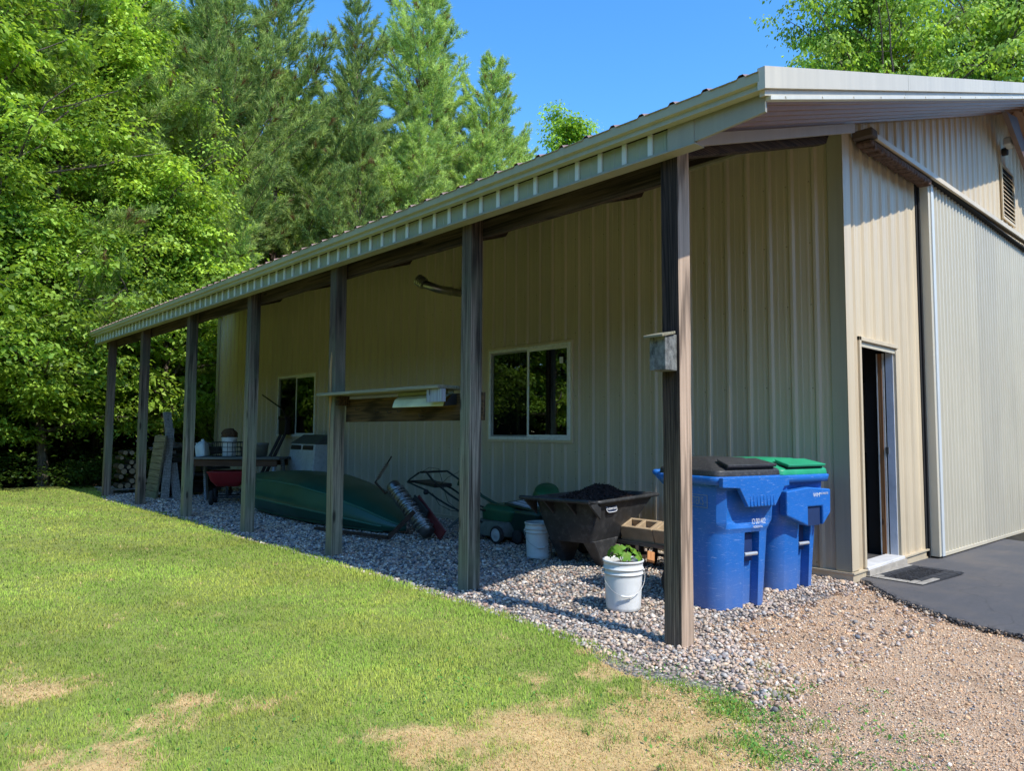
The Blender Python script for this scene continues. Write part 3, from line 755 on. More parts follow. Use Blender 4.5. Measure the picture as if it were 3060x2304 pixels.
tag(link('grass_tufts', fastmesh('grass_tufts', np.stack([tb0, tb1, tt], 1).reshape(-1, 3), np.arange(3*m_).reshape(-1, 3), np.repeat(tc, 3, 0)), gm), 'sparse grass tufts straggling over the dirt beside the gravel', 'grass', kind='stuff')
tag(link('lawn_weeds', fastmesh('lawn_weeds', V, np.arange(4*n).reshape(-1, 4), np.repeat(c, 4, 0)), vcol('weed_leaf', .5, trans=.3)), 'low broadleaf weeds and clover scattered through the lawn', 'weeds', kind='stuff')

# pebbles
def ico(sub):
    import bmesh
    bm = bmesh.new(); bmesh.ops.create_icosphere(bm, subdivisions=sub, radius=1)
    V = np.array([v.co[:] for v in bm.verts]); F = np.array([[v.index for v in f.verts] for f in bm.faces]); bm.free(); return V, F
def stones(name, pos, size, cols, sub, label, m, flat=.6, seed=3):
    r_ = np.random.default_rng(seed); V0, F0 = ico(sub); n = len(pos); nv = len(V0)
    base = np.stack([V0*(1+r_.normal(0, .16, (nv, 1)))*r_.uniform(.75, 1.25, (1, 3)) for _ in range(24)])
    idx = r_.integers(0, 24, n); V = base[idx]
    V = V*np.array([1, .8, flat])[None, None]*size[:, None, None]
    a = r_.uniform(0, 2*PI, n); b = r_.normal(0, .35, n)
    ca, sa, cb_, sb = np.cos(a), np.sin(a), np.cos(b), np.sin(b)
    X = V[..., 0]*cb_[:, None] + V[..., 2]*sb[:, None]; Z = -V[..., 0]*sb[:, None] + V[..., 2]*cb_[:, None]; Y = V[..., 1]
    V = np.stack([X*ca[:, None]-Y*sa[:, None], X*sa[:, None]+Y*ca[:, None], Z], 2) + pos[:, None, :]
    F = (F0[None] + (np.arange(n)*nv)[:, None, None]).reshape(-1, 3)
    C = np.repeat(cols, nv, 0)
    return tag(link(name, fastmesh(name, V.reshape(-1, 3), F, C, True), m), label, 'gravel', kind='stuff')
def pick(cols, n, var=.18):
    p = np.array(cols)[rng.integers(0, len(cols), n)]
    return np.clip(p*rng.uniform(1-var, 1+var*1.3, (n, 1)), .01, .9)
sm_ = vcol('stone', .75, mulvar=.25, bs=70, spec=.35)
N = 66000; y = -1.0 + 15.4*rng.random(N)**1.55; x = rng.uniform(-3.45, -.02, N)
k = (x > edge_x(y) - .04) & (y < 13.7) & ((rng.random(N) < smooth(-.34, .22, y + .8*smooth(-2.0, -3.15, x) + .5*(fbm(x, y, .5)-.5))) | (rng.random(N) < .07*(y < .2)))
x, y = x[k], y[k]; s = rng.uniform(.006, .019, len(x))*(1 + .04*np.clip(y, 0, 12))*np.where(rng.random(len(x)) < .05, 1.45, 1)
z = -.012 + .016*(fbm(x, y, .6)-.5) - .02*np.maximum(0, x+1.)*smooth(.6, -.2, y) - .012*smooth(.2, -.8, y) + rng.uniform(-.002, .014, len(x))
cb2 = pick(PEBC, len(x)); tn = (smooth(1.6, -.6, y)*.5)[:, None]
cb2 = cb2*(1-tn) + pick(TANC + PEBC[:5], len(x))*1.05*tn
stones('river_gravel', np.stack([x, y, z], 1), s, cb2, 1, 'rounded grey, pink and white river stones beside and under the lean-to', sm_)
# tan crushed gravel
N = 120000; r = 1.9*(8.5/1.9)**rng.random(N); a = np.radians(rng.uniform(-14, 44, N)); x = -6.69+r*np.cos(a); y = -2.67+r*np.sin(a)
k = (y < .45) & (x > edge_x(y) - .55*rng.random(N)*(y < -.4)) & (x < 1.4) & (rng.random(N) < .55 + .6*fbm(x, y, .35))
x, y, r = x[k], y[k], r[k]; s = rng.uniform(.0018, .0052, len(x))*np.clip(r/3.3, .8, 1.6)*np.where(rng.random(len(x)) < .03, 2.0, 1)
z = tan_z(x, y) + .01*(fbm(x, y, .8)-.5) + rng.uniform(-.001, .006, len(x))
zz = lawn_z(x, y); z = np.where(x < edge_x(y)+.05, np.maximum(z, zz+.001), z)
stones('crushed_gravel', np.stack([x, y, z], 1), s, pick(TANC*4 + PEBC[:7], len(x), .25), 1, 'fine tan crushed gravel and sand around the blue carts', sm_, .75, 5)

# asphalt with a crumbling edge
t = NT('asphalt'); v = t.coord(); f = t.noise(v, 260, 3, .8)
col = t.ramp(f, [(.3, (.045,.045,.047)), (.6, (.105,.103,.105)), (.78, (.23,.22,.21))])
v2 = t.coord((1.2, 6, 1), rot=(0, 0, .5)); col = t.mix(t.ramp(t.noise(v2, 1.4, 8, .7), [(.5, (0,0,0)), (.75, (.45,)*3)]), col, (.13,.12,.12))
col = t.mix(t.ramp(t.noise(v, 1.3, 7, .7), [(.45, (0,0,0)), (.75, (.5,)*3)]), col, (.19,.155,.12))
vc = t.n('ShaderNodeTexVoronoi'); vc.feature = 'DISTANCE_TO_EDGE'; vc.inputs['Scale'].default_value = .42
dn = t.n('ShaderNodeVectorMath', operation='ADD'); nz_ = t.n('ShaderNodeTexNoise'); nz_.inputs['Scale'].default_value = 3; t.l(v, nz_.inputs[0]); sc2 = t.n('ShaderNodeVectorMath', operation='SCALE'); sc2.inputs['Scale'].default_value = .35; t.l(nz_.outputs['Color'], sc2.inputs[0]); t.l(sc2.outputs[0], dn.inputs[0]); t.l(v, dn.inputs[1]); t.l(dn.outputs[0], vc.inputs['Vector'])
col = t.mix(t.ramp(vc.outputs['Distance'], [(.001, (.4,)*3), (.004, (0,0,0))]), col, (.02,.02,.02))
t.set(Base_Color=col, Roughness=.82); t.bump(f, .8, .004)
ep = [(.12,-.045),(.10,-.12),(-.12,-.27),(-.45,-.55),(-.62,-.8),(-.78,-1.0),(-.9,-1.22),(-.97,-1.6),(-1.05,-2.2),(-1.3,-3.2),(-1.8,-5),(-3,-9),(-4,-16)]
E = []
for (x0, y0), (x1, y1) in zip(ep, ep[1:]):
    L = math.hypot(x1-x0, y1-y0); m_ = max(2, int(L/.03)) if y1 > -4 else 4
    for i in range(m_):
        u = i/m_; E.append((x0+(x1-x0)*u, y0+(y1-y0)*u))
E = [(x+rng.normal(0, .008)+.025*(vnoise(x*1., y*1., .12)-.5), y+rng.normal(0, .008)) for x, y in E]
az = lambda x: -.005 - .018*max(0, x)
mb = MB(); n = len(E); V = []
for x, y in E:
    V += [(x, y, az(x)-.004-.006*random.random()), (x-.022-.03*random.random(), y-.004, -.075), (x+.05, y+.01, az(x))]
V += [(30, -16, az(30)), (30, -.045, az(30))]
for i in range(n-1): mb.f += [(3*i, 3*i+1, 3*i+4, 3*i+3), (3*i+2, 3*i, 3*i+3, 3*i+5)]; mb.sm += [False, False]
mb.f.append(tuple([3*i+2 for i in range(n)] + [3*n, 3*n+1])); mb.sm.append(False); mb.v = V
tag(mb.build('driveway', t.m), kind='structure')
N = 1500; j = rng.integers(0, int(n*.8), N); ex = np.array(E)[j]; pos = np.stack([ex[:,0]-np.abs(rng.normal(0, .03, N))-.005, ex[:,1]-rng.normal(0, .02, N), -.035+.02*rng.random(N)-.012*np.maximum(0, ex[:,0]+2.2)+.02], 1)
stones('asphalt_crumbs', pos, rng.uniform(.004, .013, N), pick([(.04,.04,.042),(.07,.065,.06),(.03,.03,.03),(.3,.22,.15)], N), 1, 'dark asphalt crumbs along the broken edge of the driveway', sm_, .8, 9)
# ------------------------------------------------------------------ things under and around the lean-to
def cart_plastic(name, c):
    t = NT(name); v = t.coord(); v2 = t.coord((1, 1, 7), rot=(.2, .1, 0))
    f = t.noise(v, 3, 4); col = t.ramp(f, [(.3, sc(c, .93)), (.7, sc(c, 1.05))])
    s1 = t.noise(v2, 16, 9, .75, .4); col = t.mix(t.ramp(s1, [(.57, (0,0,0)), (.66, (.6,)*3)]), col, (.30, .42, .68))
    s2 = t.noise(t.coord((1, 1, 14), rot=(.9, .3, .2)), 22, 6, .8); col = t.mix(t.ramp(s2, [(.62, (0,0,0)), (.67, (.7,)*3)]), col, (.42, .52, .7))
    sx = t.n('ShaderNodeSeparateXYZ'); t.l(v, sx.inputs[0]); mr = t.n('ShaderNodeMapRange'); mr.inputs[1].default_value = .35; mr.inputs[2].default_value = 0
    mr.inputs[3].default_value = 0; mr.inputs[4].default_value = .45; t.l(sx.outputs[2], mr.inputs[0])
    mm = t.n('ShaderNodeMath', operation='MULTIPLY'); t.l(mr.outputs[0], mm.inputs[0]); t.l(t.noise(v, 7, 6), mm.inputs[1])
    col = t.mix(mm.outputs[0], col, (.30, .27, .24))
    t.set(Base_Color=col, Roughness=.42); t.bump(t.noise(v, 180, 3), .12, .002); return t.m
BLUE = cart_plastic('blue_cart_plastic', (.012, .135, .47))
LIDB = plain('black_lid_plastic', (.035, .035, .035), .5, var=.2, scale=20, dirt=(.16, .15, .13), bump=.3)
LIDG = plain('green_lid_plastic', (.02, .33, .15), .42, var=.12, dirt=(.10, .42, .26), bump=.15, dirtamt=.3)
INK = plain('white_print', (.62, .66, .70), .6, var=.1)
INKD = plain('faded_print', (.20, .27, .34), .6, var=.2, scale=40)
TYRE = plain('tyre_rubber', (.025, .022, .02), .85, var=.4, scale=40, dirt=(.10, .08, .06), bump=.6)

def make_cart(label, loc, rz, lidm, kind, sx=1.0):
    r = thing('wheeled_trash_cart', label, 'trash cart', loc, rz, 'blue wheeled carts by the corner of the barn')
    # body: outline points run round, front is -y; channel and apron recess change with height
    zs_ = [0, .015, .03, .15, .3, .42, .50, .56, .565, .60, .645, .66, .70, .80, .885, .89, .93]
    rings = []
    for z in zs_:
        u = z/.93; w = .52 + .07*u; fr = -.255 - .055*u; bk = .10 + .20*smooth(0, .45, np.array(z)) + .05*u
        ch = .075 if z < .565 else 0.0
        rec = .055*float(smooth(.60, .66, np.array(z)))*(1 if z < .89 else .2) if kind == 0 else .03*float(smooth(.62, .68, np.array(z)))
        sh = -.035*float(smooth(.645, .56, np.array(z)))      # lower body steps in under the shoulder
        cx = .055; cw = .065; hw = w/2
        P = []
        P += [(-hw, bk-.05), (-hw, fr+.25), (-hw-sh*.2, fr+.15), (-hw-sh*.3+.02, fr+.05-sh), (-hw-sh*.3+.075, fr+.004-sh)]
        P += [(-.17, fr-sh+rec*.9), (-.06, fr-sh*.9+rec), (cx-cw-.006, fr-sh*.8+rec), (cx-cw, fr-sh*.8+rec+ch), (cx+cw, fr-sh*.8+rec+ch), (cx+cw+.006, fr-sh*.8+rec), (.17, fr-sh+rec*.9)]
        P += [(hw+sh*.3-.075, fr+.004-sh), (hw+sh*.3-.02, fr+.05-sh), (hw+sh*.2, fr+.15), (hw, fr+.25), (hw, bk-.05), (hw-.04, bk), (0, bk+.015), (-hw+.04, bk)]
        rings.append([(x*sx, y, z) for x, y in P])
    mb = MB(); mb.loft(rings, True, True)
    b = mb.build('body', BLUE, r, bevel=.009, seg=2, autosm=50)
    # rim
    mb = MB(); rr = []
    for z, g in ((.925, -.01), (.928, .022), (.982, .03), (.990, .02), (.99, -.02)):
        rr.append([(x*sx, y, z) for x, y, _ in rrect(.60+2*g, .72+2*g, .10, 5, 0, .04)])
    mb.loft(rr, False, False, True); mb.build('rim', BLUE, r)
    if kind == 0:   # ribbed apron panel hanging from the front rim
        mb = MB(); top = [(-.30, -.345), (.30, -.345)]; f = -.36
        P = [(-.31, .985), (-.31, .915), (-.155, .905), (-.075, .765), (.185, .765), (.275, .905), (.325, .91), (.325, .985)]
        mb.loft([[(x*sx, f - .012 + (z-.76)*-.02, z) for x, z in P], [(x*sx, f + .03, z) for x, z in P]])
        mb.build('apron_panel', BLUE, r, bevel=.006, seg=2)
        mb = MB()
        for k in range(8):
            x = -.06 + k*.032; mb.hexa([(x*sx,f-.022,.772),((x+.009)*sx,f-.022,.772),((x+.009)*sx,f,.772),(x*sx,f,.772),((x-.003)*sx,f-.017,.85),((x+.006)*sx,f-.017,.85),((x+.006)*sx,f,.85),((x-.003)*sx,f,.85)])
        mb.build('apron_ribs', BLUE, r, bevel=.003)
    else:           # lower moulded grip block with a dark slot
        mb = MB(); f = -.335
        P = [(-.28, .86), (-.28, .66), (-.12, .60), (-.02, .56), (-.02, .72), (.17, .72), (.17, .56), (.27, .66), (.275, .86), (.0, .885)]
        mb.loft([[(x*sx, f - .02, z) for x, z in P], [(x*sx, f + .06, z) for x, z in P]], smooth=False)
        mb.build('grip_block', BLUE, r, bevel=.012, seg=2)
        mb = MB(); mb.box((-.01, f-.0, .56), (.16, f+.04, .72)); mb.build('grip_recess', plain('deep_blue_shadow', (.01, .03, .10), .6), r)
    # dark channel back + lift bar
    mb = MB(); mb.tube([(-.012, -.245, .40), (.122, -.245, .40)], .014, 12); mb.build('lift_bar', plain('zinc_bar', (.55, .56, .55), .35, .4), r)
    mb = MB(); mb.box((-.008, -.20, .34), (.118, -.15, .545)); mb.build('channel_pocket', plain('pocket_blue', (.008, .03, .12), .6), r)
    # lid
    mb = MB(); rr = []
    for z, w, d, cy in ((.985, .615, .72, .04), (.992, .625, .73, .04), (1.03, .615, .72, .04), (1.042, .59, .70, .045), (1.06, .55, .60, .07), (1.105, .40, .48, .12), (1.118, .34, .44, .14)):
        rr.append([(x*sx, y, z) for x, y, _ in rrect(w, d, .06, 4, 0, cy)])
    mb.loft(rr, True, True, False); ld = mb.build('lid', lidm, r, bevel=.006, seg=2, autosm=45)
    mb = MB(); mb.loft([[( -.235*sx,-.335,1.055),(.235*sx,-.335,1.055),(.20*sx,-.19,1.085),(-.20*sx,-.19,1.085)], [(-.235*sx,-.345,1.075),(.235*sx,-.345,1.075),(.19*sx,-.16,1.117),(-.19*sx,-.16,1.117)]])
    mb.build('lid_visor', lidm, ld, bevel=.004)
    mb = MB(); mb.box((-.225*sx, -.315, 1.043), (.225*sx, -.2, 1.058)); mb.build('lid_slot', M['dark'], ld)
    # rear handle with gussets
    mb = MB(); mb.tube([(-.27*sx, .36, .955), (-.275*sx, .47, .985), (-.25*sx, .52, .99), (.25*sx, .52, .99), (.275*sx, .47, .985), (.27*sx, .36, .955)], .021, 10)
    for s_ in (-1, 1): mb.hexa([(s_*.285*sx,.34,.90),(s_*.255*sx,.34,.90),(s_*.255*sx,.36,.90),(s_*.285*sx,.36,.90),(s_*.285*sx,.34,.98),(s_*.255*sx,.34,.98),(s_*.255*sx,.49,.98),(s_*.285*sx,.49,.98)])
    mb.build('handle', BLUE, r)
    for s_ in (-1, 1):
        mb = MB(); Mx = Matrix.Translation((s_*.285, .275, .135)) @ Matrix.Rotation(PI/2, 4, 'Y')
        mb.lathe([(.0, -.032), (.07, -.032), (.10, -.03), (.127, -.024), (.135, -.012), (.135, .012), (.127, .024), (.10, .03), (.07, .032), (0, .032)], 28, Mx)
        mb.build('wheel', TYRE, r)
        mb = MB(); mb.lathe([(0, -.037), (.055, -.036), (.06, -.03)], 20, Mx if s_ > 0 else Mx); mb.lathe([(.06, .03), (.055, .036), (0, .037)], 20, Mx); mb.build('hub', M['black'], r)
    mb = MB(); mb.tube([(-.27, .275, .135), (.27, .275, .135)], .011, 8); mb.build('axle', M['black'], r)
    return r
c1 = make_cart('blue wheeled trash cart with black lid behind the near post', (-1.65, .30, -.005), math.radians(-13), LIDB, 0, 1.12); c1.scale = (1, .9, 1)
RX = PI/2
text_part('12 001402', .058, 'serial_print', INK, c1, (.10, -.2925, .645), (RX, 0, 0), stretch=.62)
text_part('RESIDENTIAL', .025, 'serial_print', INK, c1, (.10, -.288, .605), (RX, 0, 0), stretch=.7)
text_part("WALTER'S", .085, 'side_print', INKD, c1, (-.3275, -.02, .80), (RX, 0, -PI/2), stretch=.62)
mb = MB()
for a, b, c, d in ((-.09,.23,.755,.759),(-.09,.23,.845,.849)): mb.box((-.3285, a-.09, c), (-.3245, b-.09, d))
for a in (-.09, .227): mb.box((-.3285, a-.09, .759), (-.3245, a-.087, .845))
mb.build('print_box', INKD, c1)
c2_ = make_cart('blue wheeled trash cart with green lid beside the barn corner', (-.67, .37, -.03), math.radians(-11), LIDG, 1, 1.06)
text_part('WM', .05, 'label_print', INK, c2_, (.09, -.3565, .815), (RX, 0, 0)); text_part('MAX WASTE', .026, 'label_print', INK, c2_, (.19, -.3565, .825), (RX, 0, 0), stretch=.8)

# buckets
PLW = plain('bucket_plastic', (.74, .75, .72), .4, var=.06, scale=4, dirt=(.45, .43, .38), bump=.05, dirtamt=.35)
def bucket(name, label, loc, rz, m, parts=True, s=1.0, group=None):
    r = thing(name, label, 'bucket', loc, rz, group)
    mb = MB(); mb.lathe([(0,.004),(.118,.002),(.124,.006),(.128,.03),(.1385,.245),(.139,.262),(.147,.264),(.148,.272),(.1405,.276),(.1415,.298),(.150,.300),(.151,.308),(.143,.312),(.1445,.335),(.1445,.348),(.152,.350),(.153,.362),(.150,.366),(.143,.365),(.1415,.35),(.125,.05),(.12,.02),(0,.018)], 40)
    mb.build('body', m, r)
    mb = MB()
    for s_ in (-1, 1): mb.tube([(s_*.142,0,.285),(s_*.158,0,.285)], .012, 10)
    P = [(math.cos(a)*.158, -math.sin(a)*.155 if True else 0, .285-math.sin(a)*.165) for a in np.linspace(0, PI, 25)]
    mb.tube(P, .0022, 6); mb.build('wire_handle', plain('bucket_wire', (.45,.45,.43), .4, .6), r)
    q = P[10:15]; mb = MB(); mb.tube(q, .0075, 8); mb.build('grip', PLW, r)
    return r
b1 = bucket('plastic_bucket', 'white plastic bucket of soil with a leafy seedling, in the sun', (-2.41, .68, 0), math.radians(-42), PLW, group='white five gallon buckets')
b2 = bucket('plastic_bucket', 'empty white plastic bucket in the shade left of the black tub cart', (-1.33, 2.63, 0), math.radians(-38), PLW, group='white five gallon buckets')
text_part('HDPE', .06, 'side_print', plain('grey_print', (.18,.18,.18), .7), b2, (.098, -.097, .14), (RX, -PI/2, math.radians(45)), stretch=1.2)
SOIL = plain('potting_soil', (.045, .026, .015), .95, var=.6, scale=60, bump=1, bs=80)
def mound(name, m, parent, pts_fn, nr=22, na=40):
    V = [(0, 0, pts_fn(0, 0))]; F = []
    for i in range(1, nr+1):
        for j in range(na):
            a = 2*PI*j/na; V.append(pts_fn(i/nr, a, True))
    V[0] = pts_fn(0, 0, True)
    F = [(0, 1+j, 1+(j+1)%na) for j in range(na)] + [(1+i*na+j, 1+(i+1)*na+j, 1+(i+1)*na+(j+1)%na, 1+i*na+(j+1)%na) for i in range(nr-1) for j in range(na)]
    mb = MB(); mb.add(V, F, True); return mb.build(name, m, parent)
def soilfn(R_, z0, amp):
    def f(u, a, xyz=False):
        x = u*R_*math.cos(a); y = u*R_*math.sin(a); z = z0 + amp*(float(fbm(np.array(x+3.), np.array(y+5.), .05))-.5)*2
        return (x, y, z)
    return f
so_ = thing('potting_soil', 'dark potting soil filling the sunlit white bucket', 'soil', (-2.41, .68, 0))
mound('soil_surface', SOIL, so_, soilfn(.139, .325, .016))
LEAFG = vcol('seedling_leaf', .45, trans=.35)
pl = thing('squash_seedling', 'small bright green seedling with broad lobed leaves growing in the bucket', 'plant', (-2.41, .68, .32))
for i, (az_, rad, hh, sz, til) in enumerate([(2.5,.09,.13,.060,1.0),(3.4,.06,.15,.056,.9),(2.0,.06,.10,.05,.8),(4.2,.08,.10,.050,1.1),(5.3,.10,.115,.060,1.0),(5.8,.06,.14,.056,.7),(1.0,.05,.10,.05,.7),(-.6,.14,.085,.052,1.2),(5.0,.13,.08,.045,1.2),(3.0,.02,.08,.04,.2)]):
    c = Vector((math.cos(az_)*rad-.01, math.sin(az_)*rad, hh)); n_ = 16; V = [c]; Mx = Matrix.Rotation(az_, 3, 'Z') @ Matrix.Rotation(til, 3, 'Y')
    for j in range(n_):
        a = 2*PI*j/n_; rr = sz*(.82+.2*math.cos(5*a))*(1 if j else .35); V.append(c + Mx @ Vector((-math.cos(a)*rr+sz*.3, math.sin(a)*rr, -.35*rr*rr/sz+.006*math.cos(7*a))))
    g = .8+.5*random.random(); me = bpy.data.meshes.new('leaf'); me.from_pydata(V, [], [(0, 1+j, 1+(j+1)%n_) for j in range(n_)])
    ca = me.color_attributes.new('Col', 'FLOAT_COLOR', 'POINT')
    for k in range(len(V)): ca.data[k].color = (.16*g*(1.5 if k == 0 else 1), .36*g, .045*g, 1)
    me.polygons.foreach_set('use_smooth', [True]*n_); link('leaf', me, LEAFG, pl)
    mb = MB(); mb.tube([(0, 0, .0), (c.x*.5, c.y*.5, hh*.6), tuple(c)], .0028, 6); mb.build('stem', plain('stem_green', (.25,.36,.10), .5), pl)

# black tub cart full of mulch
RUB = plain('black_tub_plastic', (.034, .035, .037), .48, var=.3, scale=5, dirt=(.13, .13, .13), bump=.35, bs=120, dirtamt=.6)
th9 = math.radians(9)
wb = thing('tub_cart', 'black plastic yard cart on legs heaped with dark mulch', 'garden cart', (-1.0, 2.157, 0), th9)
def tubring(x0, x1, hw, z, r=.07): return rrect(x1-x0, 2*hw, r, 4, (x0+x1)/2, 0, z)
mb = MB()
mb.loft([tubring(-.46, .16, .25, .235, .06), tubring(-.475, .18, .265, .26), tubring(-.525, .42, .32, .45), tubring(-.555, .63, .365, .632), tubring(-.56, .655, .37, .635), tubring(-.53, .63, .345, .640), tubring(-.50, .40, .30, .50), tubring(-.42, .14, .20, .35, .05)], True, True, False)
mb.build('tub', RUB, wb, bevel=.006, seg=2, autosm=50)
mb = MB(); rr = [tubring(-.56, .66, .375, .635), tubring(-.58, .71, .405, .628), tubring(-.58, .72, .41, .655), tubring(-.57, .70, .395, .664), tubring(-.54, .64, .355, .660), tubring(-.53, .62, .345, .635)]
mb.loft(rr, False, False, True); mb.build('rim', RUB, wb)
mb = MB(); mb.loft([[(-.55,-.38,.655),(-.55,.38,.655),(-.74,.40,.675),(-.74,-.40,.675)],[(-.55,-.38,.635),(-.55,.38,.635),(-.74,.40,.652),(-.74,-.40,.652)]])
for y in (-.38, -.13, .13, .36):
    mb.hexa([(-.73,y,.655),(-.50,y,.48),(-.50,y+.022,.48),(-.73,y+.022,.655),(-.73,y,.668),(-.50,y,.66),(-.50,y+.022,.66),(-.73,y+.022,.668)])
mb.build('handle_flange', RUB, wb, bevel=.004); mb = MB(); mb.tube([(-.74,-.40,.664),(-.74,.40,.664)], .02, 10); mb.build('handle_bar', RUB, wb)
for s_ in (-1, 1):
    mb = MB(); mb.hexa([(-.26,.17,0),(-.13,.17,0),(-.13,.25,0),(-.26,.25,0),(-.46,.13,.26),(.02,.13,.26),(.02,.262,.26),(-.46,.262,.26)] if s_ > 0 else
        [(-.26,-.26,0),(-.13,-.26,0),(-.13,-.17,0),(-.26,-.17,0),(-.46,-.272,.26),(.02,-.272,.26),(.02,-.13,.26),(-.46,-.13,.26)])
    mb.build('leg', RUB, wb, bevel=.008)
    mb = MB(); Mx = Matrix.Translation((.27, s_*.28, .155)) @ Matrix.Rotation(PI/2, 4, 'X')
    mb.lathe([(0,-.03),(.06,-.03),(.10,-.035),(.15,-.028),(.157,0),(.15,.028),(.10,.035),(.06,.03),(0,.03)], 24, Mx); mb.build('wheel', TYRE, wb)
mb = MB(); mb.tube([(.27,-.3,.155),(.27,.3,.155)], .012); mb.beam((.27,-.2,.155),(.05,-.15,.32),.03,.03); mb.beam((.27,.2,.155),(.05,.15,.32),.03,.03); mb.build('axle', M['black'], wb)
# oval brand label, on the sloping side
rot = (math.radians(90-17), 0, 0); LB = plain('label_white', (.75,.77,.8), .5)
mb = MB(); P = [(math.copysign(abs(math.cos(a))**.55, math.cos(a))*.102, math.copysign(abs(math.sin(a))**.6, math.sin(a))*.040) for a in np.linspace(0, 2*PI, 33)[:-1]]
V = [(x, y, 0) for x, y in P] + [(x*.95, y*.86, 0) for x, y in P]; mb.add(V, [(j, (j+1)%32, 32+(j+1)%32, 32+j) for j in range(32)])
o = mb.build('label_outline', LB, wb); o.location = (-.27, -.3615, .572); o.rotation_euler = rot
mb = MB(); mb.add([(x*.94, y*.85, 0) for x, y in P], [tuple(range(32))]); o = mb.build('label_field', plain('label_navy', (.015,.025,.06), .5), wb); o.location = (-.27, -.3605, .572); o.rotation_euler = rot
text_part('Rubbermaid', .043, 'label_print', LB, wb, (-.27, -.3635, .5725), rot, stretch=.86)
mu = thing('mulch_pile', 'dark brown shredded mulch heaped in the black yard cart', 'mulch', (-1.0, 2.157, 0), th9)
def mf(u, a, xyz=False):
    x = .07+.58*u*math.cos(a)*(1); y = .35*u*math.sin(a); h_ = .125*math.exp(-((x-.12)**2+y*y)/.05) + .012*u
    return (x, y, .635 + h_ + .035*(float(fbm(np.array(x+9.), np.array(y+2.), .09))-.5)*(1-.3*u) - .03*u**4)
MU = plain('mulch', (.022, .013, .012), .95, var=.6, scale=35, bump=1, bs=60)
mound('mulch_surface', MU, mu, mf, 30, 64)
n = 2600; u = np.sqrt(rng.random(n)); a = rng.uniform(0, 2*PI, n); pp = np.array([mf(float(i), float(j)) for i, j in zip(u, a)])
d = norm(rng.normal(0, 1, (n, 3))*[1, 1, .6]); e = norm(np.cross(d, rng.normal(0, 1, (n, 3)))); L = rng.uniform(.006, .022, (n, 1)); wd = rng.uniform(.002, .006, (n, 1))
V = np.stack([pp-d*L-e*wd, pp+d*L-e*wd, pp+d*L+e*wd, pp-d*L+e*wd], 1) + [0, 0, .004]
mc = np.array([[.04,.024,.02]])*rng.uniform(.4, 2.2, (n, 1)); link('mulch_shreds', fastmesh('mulch_shreds', V.reshape(-1, 3), np.arange(4*n).reshape(-1, 4), np.repeat(mc, 4, 0)), vcol('mulch_shred', .9), mu)['kind'] = 'stuff'

# disc cultivator with concrete blocks on it
IRON = plain('rusty_iron', (.06, .035, .025), .75, .3, var=.5, scale=20, dirt=(.16, .07, .03), bump=.4)
dc = thing('disc_cultivator', 'rusty disc cultivator weighed down by two concrete blocks', 'cultivator', (-.80, 1.42, 0))
mb = MB(); mb.beam((-.05,.55,.205),(-.05,-.45,.205),.09,.035); mb.beam((.12,.5,.205),(.12,-.4,.205),.05,.05); mb.build('frame', wood('old_plank', (.22,.17,.12), (.10,.07,.05), axis=1, scale=1.5), dc)
for k in range(6):
    mb = MB(); Mx = Matrix.Translation((-.02, .44 - k*.165, .115)) @ Matrix.Rotation(math.radians(24), 4, 'Z') @ Matrix.Rotation(PI/2, 4, 'X')
    mb.lathe([(0,.02),(.05,.017),(.1,.004),(.118,-.006),(.115,-.009),(.098,.0),(.05,.012),(0,.015)], 24, Mx); mb.build('disc', IRON, dc)
mb = MB(); mb.tube([(-.02,.5,.115),(-.02,-.45,.115)], .016, 8); mb.build('shaft', IRON, dc)
mb = MB()
for k in range(4): mb.beam((-.1,.42-k*.25,.03),(-.1+.03,.42-k*.25,.20),.02,.01)
for k in range(4): mb = MB(); mb.tube([(-.16,.40-k*.25,.02),(-.13,.40-k*.25,.09),(-.06,.40-k*.25,.19)], .009, 6); mb.build('tine', IRON, dc)
mb = MB(); mb.beam((-.10,.16,.10),(-.40,.42,.035),.05,.03); mb.build('drawbar', IRON, dc)
wo = tag(MB().box((-.09,-.035,-.012),(.09,.035,.012)).build('wood_offcut', wood('orange_offcut', (.50,.24,.10), (.32,.13,.05), axis=0, scale=3, ringc=.8), bevel=.002), 'short orange wood offcut lying on the cultivator bar', 'wood block')
wo.location = (-1.02, 1.44, .125); wo.rotation_euler = (.25, -.3, math.radians(35))
BLK = plain('concrete_block', (.42, .31, .19), .95, var=.15, scale=12, bump=.8, bs=160)
